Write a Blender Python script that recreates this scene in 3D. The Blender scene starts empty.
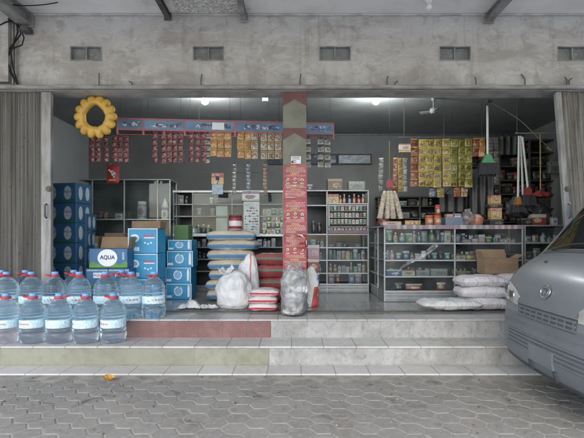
import bpy, math, random
import numpy as np
from mathutils import Vector, Matrix, noise as mnoise
R = math.radians
SC = bpy.context.scene
COL = SC.collection

# ------------------------------------------------------------------ camera
F, HX, HY, EYE = 441.0, 292.0, 240.0, 1.3
cam_d = bpy.data.cameras.new('camera'); cam = bpy.data.objects.new('camera', cam_d); COL.objects.link(cam)
cam.location = (0, 0, EYE); cam.rotation_euler = (R(90), 0, 0)
cam_d.sensor_width = 36; cam_d.lens = 36 * F / 584
cam_d.shift_y = (HY - 219) / 584
cam_d.clip_start = .05; cam_d.clip_end = 2000
SC.camera = cam

# ------------------------------------------------------------------ sky, sun, exposure
SUN_EL, SUN_AZ = 42, 195
w = bpy.data.worlds.new('World'); SC.world = w; w.use_nodes = True
nt = w.node_tree; nt.nodes.clear()
sky = nt.nodes.new('ShaderNodeTexSky'); sky.sky_type = 'NISHITA'; sky.sun_disc = False
sky.sun_elevation = R(SUN_EL); sky.sun_rotation = R(SUN_AZ)
sky.air_density = 1.0; sky.dust_density = 1.5; sky.ozone_density = 1.6
bg = nt.nodes.new('ShaderNodeBackground'); bg.inputs['Strength'].default_value = .15
wo = nt.nodes.new('ShaderNodeOutputWorld')
nt.links.new(sky.outputs[0], bg.inputs[0]); nt.links.new(bg.outputs[0], wo.inputs[0])
sun_d = bpy.data.lights.new('sun', 'SUN'); sun_d.energy = 1.5; sun_d.angle = R(75); sun_d.color = (1, .95, .89)
sun = bpy.data.objects.new('sun', sun_d); COL.objects.link(sun)
sun.rotation_euler = (R(90 - SUN_EL), 0, R(180 - SUN_AZ)); sun.location = (0, -10, 20)
SC.view_settings.view_transform = 'Standard'; SC.view_settings.look = 'None'
SC.view_settings.gamma = 1; SC.view_settings.use_curve_mapping = False
SC.view_settings.exposure = 1.68
SC.render.engine = 'CYCLES'
cy = SC.cycles
cy.use_denoising = True; cy.max_bounces = 14; cy.transmission_bounces = 12; cy.transparent_max_bounces = 24
cy.diffuse_bounces = 5; cy.glossy_bounces = 5; cy.sample_clamp_indirect = 6; cy.use_adaptive_sampling = True; cy.adaptive_threshold = .015

# ------------------------------------------------------------------ helpers
def P(px, py, Y):
    return Vector(((px - HX) * Y / F, Y, EYE + (HY - py) * Y / F))
def X(px, Y): return (px - HX) * Y / F
def Z(py, Y): return EYE + (HY - py) * Y / F
def hx(s):
    s = s.lstrip('#'); o = []
    for i in (0, 2, 4):
        c = int(s[i:i + 2], 16) / 255
        o.append(c / 12.92 if c <= .04045 else ((c + .055) / 1.055) ** 2.4)
    return tuple(o)
def c4(c): return (c[0], c[1], c[2], 1.0)

class G:
    """small node-graph writer"""
    def __init__(s, name):
        s.m = bpy.data.materials.new(name); s.m.use_nodes = True
        s.nt = s.m.node_tree
        s.b = s.nt.nodes['Principled BSDF']; s.out = s.nt.nodes['Material Output']
    def n(s, t, ins=None, **kw):
        nd = s.nt.nodes.new(t)
        for k, v in kw.items(): setattr(nd, k, v)
        for k, v in (ins or {}).items(): s.set(nd.inputs[k], v)
        return nd
    def set(s, sock, v):
        if isinstance(v, bpy.types.NodeSocket): s.nt.links.new(v, sock)
        elif isinstance(v, (tuple, list)) and len(v) == 3 and sock.type == 'RGBA': sock.default_value = c4(v)
        else: sock.default_value = v
    def p(s, **kw):
        for k, v in kw.items(): s.set(s.b.inputs[k.replace('_', ' ')], v)
    def math(s, op, a, b=None, c=None, clamp=False):
        nd = s.nt.nodes.new('ShaderNodeMath'); nd.operation = op; nd.use_clamp = clamp
        s.set(nd.inputs[0], a)
        if b is not None: s.set(nd.inputs[1], b)
        if c is not None: s.set(nd.inputs[2], c)
        return nd.outputs[0]
    def mix(s, f, a, b, mode='MIX'):
        nd = s.nt.nodes.new('ShaderNodeMix'); nd.data_type = 'RGBA'; nd.blend_type = mode
        s.set(nd.inputs[0], f); s.set(nd.inputs[6], a); s.set(nd.inputs[7], b)
        return nd.outputs[2]
    def ramp(s, v, lo, hi, smooth=True):
        nd = s.nt.nodes.new('ShaderNodeMapRange'); nd.interpolation_type = 'SMOOTHSTEP' if smooth else 'LINEAR'
        s.set(nd.inputs[0], v); nd.inputs[1].default_value = lo; nd.inputs[2].default_value = hi
        return nd.outputs[0]
    def coord(s, kind='Object', scale=(1, 1, 1), rnd=False):
        o = s.n('ShaderNodeTexCoord').outputs[kind]
        if rnd:
            r = s.n('ShaderNodeObjectInfo').outputs['Random']
            a = s.n('ShaderNodeVectorMath', operation='ADD'); s.set(a.inputs[0], o)
            k = s.math('MULTIPLY', r, 37.0); cb = s.n('ShaderNodeCombineXYZ', {0: k, 1: k, 2: k})
            s.set(a.inputs[1], cb.outputs[0]); o = a.outputs[0]
        if scale != (1, 1, 1):
            m = s.n('ShaderNodeVectorMath', operation='MULTIPLY'); s.set(m.inputs[0], o); m.inputs[1].default_value = scale
            o = m.outputs[0]
        return o
    def noise(s, vec, scale, detail=4, rough=.55, dist=0):
        nd = s.n('ShaderNodeTexNoise', {'Scale': scale, 'Detail': detail, 'Roughness': rough, 'Distortion': dist})
        s.set(nd.inputs['Vector'], vec); return nd.outputs[0]
    def xyz(s, vec):
        nd = s.n('ShaderNodeSeparateXYZ'); s.set(nd.inputs[0], vec); return nd.outputs
    def bump(s, h, strength=.3, dist=.01):
        nd = s.n('ShaderNodeBump', {'Strength': strength, 'Distance': dist}); s.set(nd.inputs['Height'], h)
        s.set(s.b.inputs['Normal'], nd.outputs[0])

MATS = {}
def mat(name, c, c2=None, rough=.6, scale=6, metal=0, bump=0, stretch=(1, 1, 1), bscale=None, coat=0, contrast=(.35, .7), rnd=True, spec=.5):
    if name in MATS: return MATS[name]
    g = G(name)
    if c2 is None: c2 = tuple(x * .82 for x in c)
    v = g.coord('Object', stretch, rnd)
    f = g.ramp(g.noise(v, scale, 5), *contrast)
    g.p(Base_Color=g.mix(f, c, c2), Metallic=metal, Coat_Weight=coat)
    g.b.inputs['Specular IOR Level'].default_value = spec
    g.p(Roughness=g.math('MULTIPLY_ADD', g.noise(v, scale * 3, 3), .25, rough - .12))
    if bump: g.bump(g.noise(v, bscale or scale * 4, 5), bump)
    MATS[name] = g.m; return g.m

def pack(name, base, band, blob, dark, rough=.35, zb=.76, r=.25, sat=.72):
    """printed packaging: a title band, a round picture, rows of small print"""
    if name in MATS: return MATS[name]
    def ds(c):
        l = .3 * c[0] + .6 * c[1] + .1 * c[2]; return tuple(max(0, (.74 if sat < 1 else 1) * (l + (q - l) * sat)) for q in c)
    base, band, blob, dark = ds(base), ds(band), ds(blob), ds(dark)
    g = G(name)
    t = g.n('ShaderNodeTexCoord'); x, y, z = g.xyz(t.outputs['Generated'])
    rn = g.n('ShaderNodeObjectInfo').outputs['Random']
    zz = g.math('MULTIPLY_ADD', rn, .16, zb - .08)
    col = g.mix(g.math('GREATER_THAN', z, zz), base, band)
    dx = g.math('DIVIDE', g.math('SUBTRACT', x, g.math('MULTIPLY_ADD', rn, .3, .35)), r * 1.15)
    dz = g.math('DIVIDE', g.math('SUBTRACT', z, .42), r * .85)
    d = g.math('ADD', g.math('MULTIPLY', dx, dx), g.math('MULTIPLY', dz, dz))
    pn = g.noise(g.coord('Generated', (5, 1, 4), True), 1.0, 2); pn2 = g.noise(g.coord('Generated', (7, 1, 7), True), 1.0, 2)
    d = g.math('MULTIPLY_ADD', g.math('SUBTRACT', pn, .5), 2.2, d)
    pic = g.mix(g.ramp(pn2, .44, .56), blob, g.mix(.5, dark, band))
    col = g.mix(g.math('LESS_THAN', d, 1.0), col, pic)
    rows = g.math('GREATER_THAN', g.math('SINE', g.math('MULTIPLY', z, 58.0)), .2)
    nz = g.noise(g.coord('Generated', (26, 1, 9), True), 1.0, 1)
    low = g.math('MULTIPLY', g.math('LESS_THAN', z, .2), g.math('GREATER_THAN', z, .05))
    lines = g.math('MULTIPLY', g.math('MULTIPLY', rows, g.math('GREATER_THAN', nz, .48)), low)
    col = g.mix(lines, col, dark)
    n2 = g.noise(g.coord('Generated', (12, 1, 6), True), 1.0, 2)
    ttl = g.math('MULTIPLY', g.math('GREATER_THAN', n2, .52), g.math('MULTIPLY', g.math('GREATER_THAN', z, g.math('ADD', zz, .06)), g.math('LESS_THAN', z, .94)))
    col = g.mix(ttl, col, blob)
    g.p(Base_Color=col, Roughness=rough)
    g.bump(g.noise(g.coord('Object', (1, 1, 1), True), 30, 2), .12)
    MATS[name] = g.m; return g.m

def tile_mat(name, c, c2, grout, sx, sy, ox=0, oy=0, axes='xy', rough=.25, gw=.006, dirt=(.2, .19, .17), dirtamt=.5, dscale=1.6, rvar=.35):
    g = G(name)
    v = g.coord('Object'); q = dict(zip('xyz', g.xyz(v)))
    def cell(s, size, off):
        a = g.math('DIVIDE', g.math('ADD', s, 500 * size - off), size)
        fr = g.math('FRACT', a)
        e = g.math('MULTIPLY', g.math('MINIMUM', fr, g.math('SUBTRACT', 1.0, fr)), size)
        return e, g.math('FLOOR', a)
    e1, f1 = cell(q[axes[0]], sx, ox); e2, f2 = cell(q[axes[1]], sy, oy)
    e = g.math('MINIMUM', e1, e2)
    wn = g.n('ShaderNodeTexWhiteNoise', noise_dimensions='2D')
    g.set(wn.inputs['Vector'], g.n('ShaderNodeCombineXYZ', {0: f1, 1: f2}).outputs[0])
    n1 = g.noise(v, dscale, 6, .62); n2 = g.noise(v, 14, 5, .6)
    col = g.mix(g.math('MULTIPLY', wn.outputs[0], .8), c, c2)
    col = g.mix(g.math('MULTIPLY', g.ramp(g.math('MULTIPLY_ADD', n2, .4, g.math('MULTIPLY', n1, .6)), .42, .68), dirtamt), col, dirt)
    gm = g.ramp(e, gw * .35, gw * .7)
    col = g.mix(gm, grout, col)
    g.p(Base_Color=col, Roughness=g.math('MULTIPLY_ADD', n2, rvar, rough - rvar * .3))
    g.bump(gm, .35, .004)
    return g.m

class MB:
    def __init__(s): s.v, s.f, s.mi, s.sm = [], [], [], []
    def add(s, vs, fs, mi=0, smooth=False):
        o = len(s.v); s.v += [tuple(v) for v in vs]
        for f in fs: s.f.append(tuple(i + o for i in f)); s.mi.append(mi); s.sm.append(smooth)
        return s
    def bb(s, x0, x1, y0, y1, z0, z1, mi=0, bev=0, M=None):
        if bev <= 0:
            vs = [(x, y, z) for x in (x0, x1) for y in (y0, y1) for z in (z0, z1)]
            fs = [(0, 1, 3, 2), (4, 6, 7, 5), (0, 4, 5, 1), (2, 3, 7, 6), (0, 2, 6, 4), (1, 5, 7, 3)]
        else:
            c = ((x0 + x1) / 2, (y0 + y1) / 2, (z0 + z1) / 2); h = (abs(x1 - x0) / 2, abs(y1 - y0) / 2, abs(z1 - z0) / 2)
            b = min(bev, *(q * .9 for q in h)); vs, idx = [], {}
            for sx in (-1, 1):
                for sy in (-1, 1):
                    for sz in (-1, 1):
                        for a in range(3):
                            q = [h[0] - b, h[1] - b, h[2] - b]; q[a] = h[a]
                            idx[(sx, sy, sz, a)] = len(vs)
                            vs.append((c[0] + sx * q[0], c[1] + sy * q[1], c[2] + sz * q[2]))
            fs = []
            for a in range(3):
                o = [i for i in range(3) if i != a]
                for sg in (-1, 1):
                    k = []
                    for (p, q) in ((-1, -1), (1, -1), (1, 1), (-1, 1)):
                        t = [0, 0, 0]; t[a] = sg; t[o[0]] = p; t[o[1]] = q; k.append(idx[(*t, a)])
                    fs.append(tuple(k))
                for p in (-1, 1):
                    for q in (-1, 1):
                        t0 = [0, 0, 0]; t0[o[0]] = p; t0[o[1]] = q; t0[a] = -1; t1 = list(t0); t1[a] = 1
                        fs.append((idx[(*t0, o[0])], idx[(*t1, o[0])], idx[(*t1, o[1])], idx[(*t0, o[1])]))
            for sx in (-1, 1):
                for sy in (-1, 1):
                    for sz in (-1, 1): fs.append(tuple(idx[(sx, sy, sz, a)] for a in range(3)))
        if M is not None: vs = [M @ Vector(v) for v in vs]
        return s.add(vs, fs, mi)
    def tube(s, pts, r, n=8, mi=0, caps=True):
        pts = [Vector(p) for p in pts]; rs = r if isinstance(r, (list, tuple)) else [r] * len(pts)
        vs, fs = [], []; up = None
        for i, p in enumerate(pts):
            d = (pts[min(i + 1, len(pts) - 1)] - pts[max(i - 1, 0)]).normalized()
            if up is None: up = Vector((0, 0, 1)) if abs(d.z) < .9 else Vector((1, 0, 0))
            a = d.cross(up).normalized(); b = a.cross(d); up = b
            for k in range(n):
                t = 2 * math.pi * k / n; vs.append(p + (a * math.cos(t) + b * math.sin(t)) * rs[i])
        for i in range(len(pts) - 1):
            for k in range(n):
                fs.append((i * n + k, i * n + (k + 1) % n, (i + 1) * n + (k + 1) % n, (i + 1) * n + k))
        s.add(vs, fs, mi, True)
        if caps: s.add(vs[:n], [tuple(range(n))[::-1]], mi); s.add(vs[-n:], [tuple(range(n))], mi)
        return s
    def lathe(s, prof, n=24, c=(0, 0, 0), mi=0, mod=None, smooth=True, closed=True):
        vs, fs = [], []
        for (r, z) in prof:
            for k in range(n):
                t = 2 * math.pi * k / n; q = r * (mod(t, z) if mod else 1)
                vs.append((c[0] + q * math.cos(t), c[1] + q * math.sin(t), c[2] + z))
        m = len(prof)
        for i in range(m - 1):
            for k in range(n): fs.append((i * n + k, i * n + (k + 1) % n, (i + 1) * n + (k + 1) % n, (i + 1) * n + k))
        if closed:
            fs.append(tuple(range(n))[::-1]); fs.append(tuple((m - 1) * n + k for k in range(n)))
        return s.add(vs, fs, mi, smooth)
    def grid(s, fn, nu, nv, mi=0, smooth=True, wrapu=False, wrapv=False):
        vs = [fn(i / (nu if wrapu else nu - 1), j / (nv if wrapv else nv - 1)) for i in range(nu) for j in range(nv)]
        fs = []
        for i in range(nu if wrapu else nu - 1):
            for j in range(nv if wrapv else nv - 1):
                i2, j2 = (i + 1) % nu, (j + 1) % nv
                fs.append((i * nv + j, i2 * nv + j, i2 * nv + j2, i * nv + j2))
        return s.add(vs, fs, mi, smooth)
    def prism(s, poly, y0, y1, mi=0):
        """closed outline in (x, z) given a thickness along y"""
        n = len(poly); vs = [(x, y0, z) for x, z in poly] + [(x, y1, z) for x, z in poly]
        fs = [tuple(range(n)), tuple(range(n, 2 * n))[::-1]] + [(i, (i + 1) % n + 0, (i + 1) % n + n, i + n) for i in range(n)]
        return s.add(vs, fs, mi)
    def disc(s, cx, y, cz, rx, rz, mi=0, n=20, t=.0012):
        return s.prism([(cx + rx * math.cos(2 * math.pi * k / n), cz + rz * math.sin(2 * math.pi * k / n)) for k in range(n)], y - t, y + t * .2, mi)
    def text(s, txt, size, cx, y, cz, mi=0, sx=1, fn=None, bold=.012):
        me = text_mesh(txt, bold)
        xs = [v[0] for v in me[0]]; zs = [v[1] for v in me[0]]
        mx, mz = (min(xs) + max(xs)) / 2, (min(zs) + max(zs)) / 2; k = size / (max(zs) - min(zs))
        vs = [(cx + (a - mx) * k * sx, y, cz + (b - mz) * k) for a, b in me[0]]
        if fn: vs = [fn(v) for v in vs]
        return s.add(vs, me[1], mi)
    def build(s, name, mats, parent=None):
        me = bpy.data.meshes.new(name); me.from_pydata(s.v, [], s.f); me.update()
        if not isinstance(mats, (list, tuple)): mats = [mats]
        for m in mats: me.materials.append(m)
        me.polygons.foreach_set('material_index', s.mi); me.polygons.foreach_set('use_smooth', s.sm)
        fix_normals(me)
        o = bpy.data.objects.new(name, me); COL.objects.link(o)
        if parent is not None: o.parent = parent
        return o
import bmesh
def fix_normals(me):
    b = bmesh.new(); b.from_mesh(me); bmesh.ops.recalc_face_normals(b, faces=b.faces[:]); b.to_mesh(me); b.free()
_T = {}
def text_mesh(txt, bold=0):
    key = (txt, bold)
    if key not in _T:
        cu = bpy.data.curves.new('lettering', 'FONT'); cu.body = txt; cu.resolution_u = 3; cu.offset = bold
        o = bpy.data.objects.new('lettering', cu); COL.objects.link(o)
        me = bpy.data.meshes.new_from_object(o)
        _T[key] = ([(v.co.x, v.co.y) for v in me.vertices], [tuple(p.vertices) for p in me.polygons])
        bpy.data.objects.remove(o); bpy.data.curves.remove(cu); bpy.data.meshes.remove(me)
    return _T[key]

def tag(o, label=None, cat=None, group=None, kind=None):
    if label: o['label'] = label
    if cat: o['category'] = cat
    if group: o['group'] = group
    if kind: o['kind'] = kind
    return o
def thing(name, label, cat, loc=(0, 0, 0), rz=0, group=None):
    o = bpy.data.objects.new(name, None); COL.objects.link(o); o.empty_display_size = .1
    o.location = loc; o.rotation_euler = (0, 0, rz); return tag(o, label, cat, group)
def solo(mb, name, mats, label, cat, loc=(0, 0, 0), rz=0, group=None, rot=None):
    o = mb.build(name, mats); o.location = loc; o.rotation_euler = rot or (0, 0, rz); return tag(o, label, cat, group)
def struct(mb, name, mats):
    o = mb.build(name, mats); return tag(o, kind='structure')
def dup(o, loc, rz=0, label=None, parent=None):
    c = o.copy(); COL.objects.link(c)
    if parent is None: c.location = loc; c.rotation_euler = (0, 0, rz)
    else: c.parent = parent
    if label: c['label'] = label
    for ch in list(o.children): dup(ch, None, 0, None, c)
    return c
ORD = ['first', 'second', 'third', 'fourth', 'fifth', 'sixth', 'seventh', 'eighth', 'ninth', 'tenth', 'eleventh', 'twelfth', 'thirteenth', 'fourteenth', 'fifteenth', 'sixteenth', 'seventeenth', 'eighteenth']
def place(i, n):
    """which one of a row of n, counted from the left"""
    if n == 1: return 'only'
    return 'leftmost' if i == 0 else 'rightmost' if i == n - 1 else ORD[i]
def nz3(p, s, seed=0): return mnoise.noise(Vector((p[0] * s + seed * 7.3, p[1] * s - seed * 3.1, p[2] * s + seed)))
def partw(mb, name, mats, root, label=None):
    """a part whose shape was written in world metres, hung under its thing"""
    l = root.location
    if root.parent is not None: l = root.parent.location + l
    mb.v = [(v[0] - l[0], v[1] - l[1], v[2] - l[2]) for v in mb.v]
    o = mb.build(name, mats, root)
    if label: o['label'] = label
    return o

# ------------------------------------------------------------------ materials of the setting
def facade_material():
    g = G('weathered_wall_paint')
    v = g.coord('Object')
    a = g.noise(v, 1.1, 7, .62, .4); b = g.noise(v, 5.5, 6, .65, .8)
    st = g.noise(g.coord('Object', (3.2, 1, .35)), 2.0, 5, .6)
    fine = g.noise(v, 38, 4, .6)
    smear = g.noise(g.coord('Object', (1.0, 1, 2.6)), 3.2, 8, .72, 1.4)
    x, y, z = g.xyz(v)
    big = g.noise(g.coord('Object', (.55, 1, 1.3)), 1.5, 8, .68, 1.0)
    base = g.mix(g.ramp(a, .35, .68), (.47, .462, .44), (.385, .375, .352))
    base = g.mix(g.math('MULTIPLY', g.ramp(big, .44, .62), .72), base, (.30, .280, .248))
    base = g.mix(g.math('MULTIPLY', g.ramp(smear, .52, .60), .42), base, (.56, .545, .51))
    base = g.mix(g.math('MULTIPLY', g.ramp(b, .50, .68), .6), base, (.265, .246, .218))
    base = g.mix(g.math('MULTIPLY', g.ramp(st, .55, .70), .5), base, (.235, .215, .185))
    edge = g.math('ADD', g.math('MULTIPLY', g.math('SUBTRACT', g.noise(g.coord('Object', (2.2, 1, .7)), 1.6, 6, .65), .5), 1.6), g.math('MULTIPLY', g.math('SUBTRACT', 3.62, z), 1.5))
    base = g.mix(g.math('MULTIPLY', g.ramp(edge, .25, .80), .62), base, (.225, .203, .175))
    base = g.mix(g.math('MULTIPLY', g.ramp(fine, .58, .72), .35), base, (.16, .148, .13))
    g.p(Base_Color=base, Roughness=.85); g.bump(g.math('ADD', g.math('MULTIPLY', b, .6), g.math('MULTIPLY', fine, .4)), .35, .01)
    return g.m
def soffit_material():
    g = G('peeling_white_soffit')
    v = g.coord('Object'); x, y, z = g.xyz(v)
    vo = g.n('ShaderNodeTexVoronoi', {'Scale': 6.5}, feature='DISTANCE_TO_EDGE')
    wob = g.n('ShaderNodeVectorMath', operation='ADD'); g.set(wob.inputs[0], v)
    nn = g.n('ShaderNodeTexNoise', {'Scale': 6.0, 'Detail': 4.0}); g.set(nn.inputs['Vector'], v)
    g.set(wob.inputs[1], nn.outputs[1]); g.set(vo.inputs['Vector'], wob.outputs[0])
    n = g.noise(v, 2.2, 6)
    reg = g.ramp(g.math('MULTIPLY_ADD', n, .9, g.math('SUBTRACT', 0.55, g.math('ABSOLUTE', g.math('ADD', x, 1.05)))), .45, .62)
    reg2 = g.ramp(g.noise(v, 1.2, 5, .6), .60, .72)
    col = g.mix(g.ramp(n, .4, .7), (.80, .80, .79), (.70, .70, .69))
    col = g.mix(reg, col, g.mix(g.ramp(vo.outputs[0], .05, .12), (.74, .73, .71), (.42, .415, .40)))
    col = g.mix(g.math('MULTIPLY', reg2, .35), col, (.26, .255, .24))
    g.p(Base_Color=col, Roughness=.8); g.bump(n, .2); return g.m
def riser_material(name, c1, c2, dark, drip=.6):
    g = G(name); v = g.coord('Object')
    a = g.noise(v, 2.4, 7, .65, .5); b = g.noise(v, 13, 6, .65, .4)
    st = g.noise(g.coord('Object', (5, 1, 1.6)), 2.2, 7, .7, .6); f = g.noise(g.coord('Object', (1, 1, .7)), 46, 6, .75)
    col = g.mix(g.ramp(a, .38, .62), c1, c2)
    col = g.mix(g.math('MULTIPLY', g.ramp(f, .50, .72), drip * .8), col, dark)
    col = g.mix(g.math('MULTIPLY', g.ramp(b, .54, .74), drip * .6), col, dark)
    col = g.mix(g.math('MULTIPLY', g.ramp(st, .50, .72), drip * .65), col, dark)
    g.p(Base_Color=col, Roughness=.85); g.bump(b, .4, .008); return g.m
def paver_material():
    g = G('hexagonal_concrete_paver'); v = g.coord('Object')
    at = g.n('ShaderNodeAttribute', attribute_name='tone').outputs['Fac']
    a = g.noise(v, 1.1, 6, .6); b = g.noise(v, 26, 6, .7); c = g.noise(v, 3.6, 7, .68, .8)
    col = g.mix(at, (.155, .150, .138), (.205, .198, .182))
    col = g.mix(g.math('MULTIPLY', g.ramp(b, .4, .68), .6), col, (.275, .265, .243))
    br = g.noise(v, 1.9, 7, .7, 1.0)
    col = g.mix(g.math('MULTIPLY', g.ramp(br, .50, .70), .6), col, (.15, .132, .105))
    col = g.mix(g.math('MULTIPLY', g.ramp(c, .56, .70), .8), col, (.048, .045, .041))
    col = g.mix(g.math('MULTIPLY', g.ramp(a, .45, .7), .5), col, (.25, .24, .22))
    g.p(Base_Color=col, Roughness=.82); g.bump(g.math('ADD', b, c), .5, .006); return g.m
M_facade = facade_material(); M_soffit = soffit_material(); M_paver = paver_material()
M_joint = mat('sandy_joint', (.285, .27, .24), (.175, .165, .145), .95, 9, bump=.4)
M_ledge = mat('grey_ledge_paint', (.30, .295, .28), (.17, .165, .15), .75, 4, stretch=(1, 1, 4), bump=.2)
M_whiteframe = mat('off_white_frame_paint', (.50, .49, .47), (.33, .32, .30), .6, 5, bump=.1)
M_interior = mat('blue_grey_interior_paint', (.232, .235, .235), (.18, .183, .183), .75, 1.2, bump=.1)
M_ceiling = mat('grey_ceiling_paint', (.365, .37, .37), (.29, .295, .295), .8, 1.5, bump=.1)
M_steel = mat('grey_painted_steel', (.30, .30, .29), (.17, .165, .155), .6, 7, bump=.15)
M_dsteel = mat('dark_rusted_steel', (.07, .067, .063), (.11, .095, .08), .75, 8, bump=.2)
M_black = mat('black_plastic', (.026, .026, .029), (.036, .036, .04), .5, 5)
M_shutter = None
def shutter_material():
    g = G('weathered_shutter_metal'); v = g.coord('Object')
    st = g.noise(g.coord('Object', (14, 14, .35)), 1.5, 5, .6); a = g.noise(v, 2.2, 6); b = g.noise(v, 22, 4)
    col = g.mix(g.ramp(st, .36, .66), (.39, .375, .348), (.205, .19, .17))
    col = g.mix(g.math('MULTIPLY', g.ramp(a, .5, .7), .5), col, (.30, .255, .205))
    col = g.mix(g.math('MULTIPLY', g.ramp(b, .6, .74), .5), col, (.07, .06, .05))
    g.p(Base_Color=col, Roughness=.55, Metallic=.15); g.bump(b, .15); return g.m
M_shutter = shutter_material()
M_alu = mat('brushed_aluminium', (.36, .37, .375), (.28, .29, .295), .4, 9, metal=.3, stretch=(1, 1, 6))
M_alud = mat('dull_aluminium', (.22, .23, .232), (.16, .17, .172), .45, 9, metal=.3)
M_white = mat('white_plastic', (.74, .74, .73), (.66, .66, .65), .4, 5)
M_cable = mat('black_cable', (.02, .02, .022), (.03, .03, .03), .8, 9, spec=.1)
M_pipe = mat('grey_conduit', (.34, .34, .33), (.24, .235, .22), .6, 8)

def thin_glass(name, tint=(1, 1, 1), gloss=1.0, dust=.0):
    g = G(name); g.nt.nodes.remove(g.b)
    tr = g.n('ShaderNodeBsdfTransparent', {'Color': tint}); gl = g.n('ShaderNodeBsdfGlossy', {'Roughness': .03, 'Color': (1, 1, 1)})
    fr = g.n('ShaderNodeFresnel', {'IOR': 1.5}); mx = g.n('ShaderNodeMixShader')
    g.set(mx.inputs[0], g.math('MULTIPLY', fr.outputs[0], gloss)); g.set(mx.inputs[1], tr.outputs[0]); g.set(mx.inputs[2], gl.outputs[0])
    o = mx.outputs[0]
    if dust:
        df = g.n('ShaderNodeBsdfDiffuse', {'Color': (.6, .6, .6)}); m2 = g.n('ShaderNodeMixShader')
        g.set(m2.inputs[0], g.math('MULTIPLY', g.ramp(g.noise(g.coord('Object', (1, 1, 1), True), 3, 6), .3, .8), dust))
        g.set(m2.inputs[1], o); g.set(m2.inputs[2], df.outputs[0]); o = m2.outputs[0]
    g.set(g.out.inputs[0], o); return g.m
M_glass = thin_glass('cabinet_glass', (.88, .92, .91), .30, .06)
M_ventglass = mat('dusty_vent_glass', (.21, .222, .222), (.15, .157, .155), .35, 9)

# ------------------------------------------------------------------ ground: pavement, tile strip, steps, shop floor
YC, YR1, YR2, YF = 4.25, 4.55, 4.95, 5.45
S1, S2 = .205, .41
g_ = MB().add([(-400, -600, -.03), (400, -600, -.03), (400, 5.3, -.03), (-400, 5.3, -.03)], [(0, 1, 2, 3)])
struct(g_, 'ground', mat('pale_bounce_yard', (.50, .49, .47), (.40, .39, .37), .9, .8, bump=.3))  # ground out of view, made pale to bounce light up to facade and canopy
def pavement():
    random.seed(5); s = .102; ap = s * math.sqrt(3) / 2; gap = .0036
    vs, fs, tone = [], [], []
    base = [(math.cos(math.pi / 3 * k), math.sin(math.pi / 3 * k)) for k in range(6)]
    nx = int(11.5 / (1.5 * s)); ny = int(5.4 / (2 * ap))
    for i in range(nx):
        for j in range(ny):
            cx = -5.6 + i * 1.5 * s; cyy = -1.2 + j * 2 * ap + (ap if i % 2 else 0)
            if cyy + ap * .4 > YC: continue
            if cyy < .2 and (abs(cx) > 3.5): continue
            h = random.uniform(-.002, .002) + .002 * nz3((cx, cyy, 0), .9); tx, ty = random.uniform(-.011, .011), random.uniform(-.011, .011)
            t = min(1, max(0, random.gauss(.5, .28))); o = len(vs); jit = [random.uniform(.96, 1.0) for _ in range(6)]
            for (rr, dz) in ((s - gap, -.030), (s - gap, -.004), (s - gap - .006, 0)):
                for q, (a, b) in enumerate(base):
                    k = jit[q]; px, py = a * rr * k, b * rr * k
                    vs.append((cx + px, min(cyy + py, YC - .002), h + dz + tx * px + ty * py)); tone.append(t)
            for L in range(2):
                for k in range(6): fs.append((o + L * 6 + k, o + L * 6 + (k + 1) % 6, o + L * 6 + 6 + (k + 1) % 6, o + L * 6 + 6 + k))
            fs.append(tuple(o + 12 + k for k in range(6)))
    me = bpy.data.meshes.new('pavement'); me.from_pydata(vs, [], fs); me.materials.append(M_paver)
    at = me.attributes.new('tone', 'FLOAT', 'POINT'); at.data.foreach_set('value', tone)
    o = bpy.data.objects.new('pavement', me); COL.objects.link(o); o['kind'] = 'structure'
    struct(MB().add([(-7, -1.25, -.0035), (7, -1.25, -.0035), (7, YC + .01, -.0035), (-7, YC + .01, -.0035)], [(0, 1, 2, 3)]), 'pavement_joint', M_joint)
pavement()
def debris():
    random.seed(12); m = MB()
    for _ in range(170):
        y = YC - abs(random.gauss(0, .9)) - .05; x = random.uniform(-3.6, 3.6)
        if y < 1.9: continue
        r = random.uniform(.004, .014); n = 5; z0 = .002
        ring = [(x + r * random.uniform(.6, 1.3) * math.cos(k * 2 * math.pi / n), y + r * random.uniform(.6, 1.6) * math.sin(k * 2 * math.pi / n), z0) for k in range(n)]
        top = [(x + (p[0] - x) * .6, y + (p[1] - y) * .6, z0 + r * random.uniform(.3, .8)) for p in ring]
        m.add(ring + top, [(k, (k + 1) % n, (k + 1) % n + n, k + n) for k in range(n)] + [tuple(range(n, 2 * n))], random.choice((0, 0, 1, 2)))
    o = m.build('debris', [mat('dark_grit', (.07, .06, .05), (.10, .09, .075), .9, 20), mat('pale_grit', (.22, .205, .18), (.17, .16, .14), .9, 20), mat('dead_leaf_bits', (.16, .10, .045), (.12, .075, .035), .9, 20)])
    tag(o, 'grit and dead leaf crumbs scattered over the hexagonal pavement', 'debris', kind='stuff')
debris()
XL, XR = -6.5, 6.5
M_tread = tile_mat('cream_step_tile', (.47, .462, .44), (.38, .372, .35), (.15, .142, .125), .333, .6, -.005, 0, 'xy', .4, .007, dirt=(.24, .225, .20), dirtamt=.65)
M_treadnose = tile_mat('cream_step_tile_nose', (.42, .41, .39), (.34, .33, .31), (.16, .15, .13), .333, 5, -.005, 0, 'xz', .4, .007, dirt=(.24, .225, .20), dirtamt=.65)
M_risr = riser_material('weathered_white_riser', (.33, .326, .312), (.235, .23, .217), (.115, .109, .098), .75)
M_risl = riser_material('mossy_cream_riser', (.33, .325, .25), (.25, .25, .185), (.13, .125, .09), .5)
M_risl_t = tile_mat('mossy_riser_tile', (.225, .224, .168), (.18, .18, .132), (.20, .195, .15), .333, .4, -.005, .0, 'xz', .5, .006, dirt=(.14, .135, .09), dirtamt=.75, dscale=3)
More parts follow.
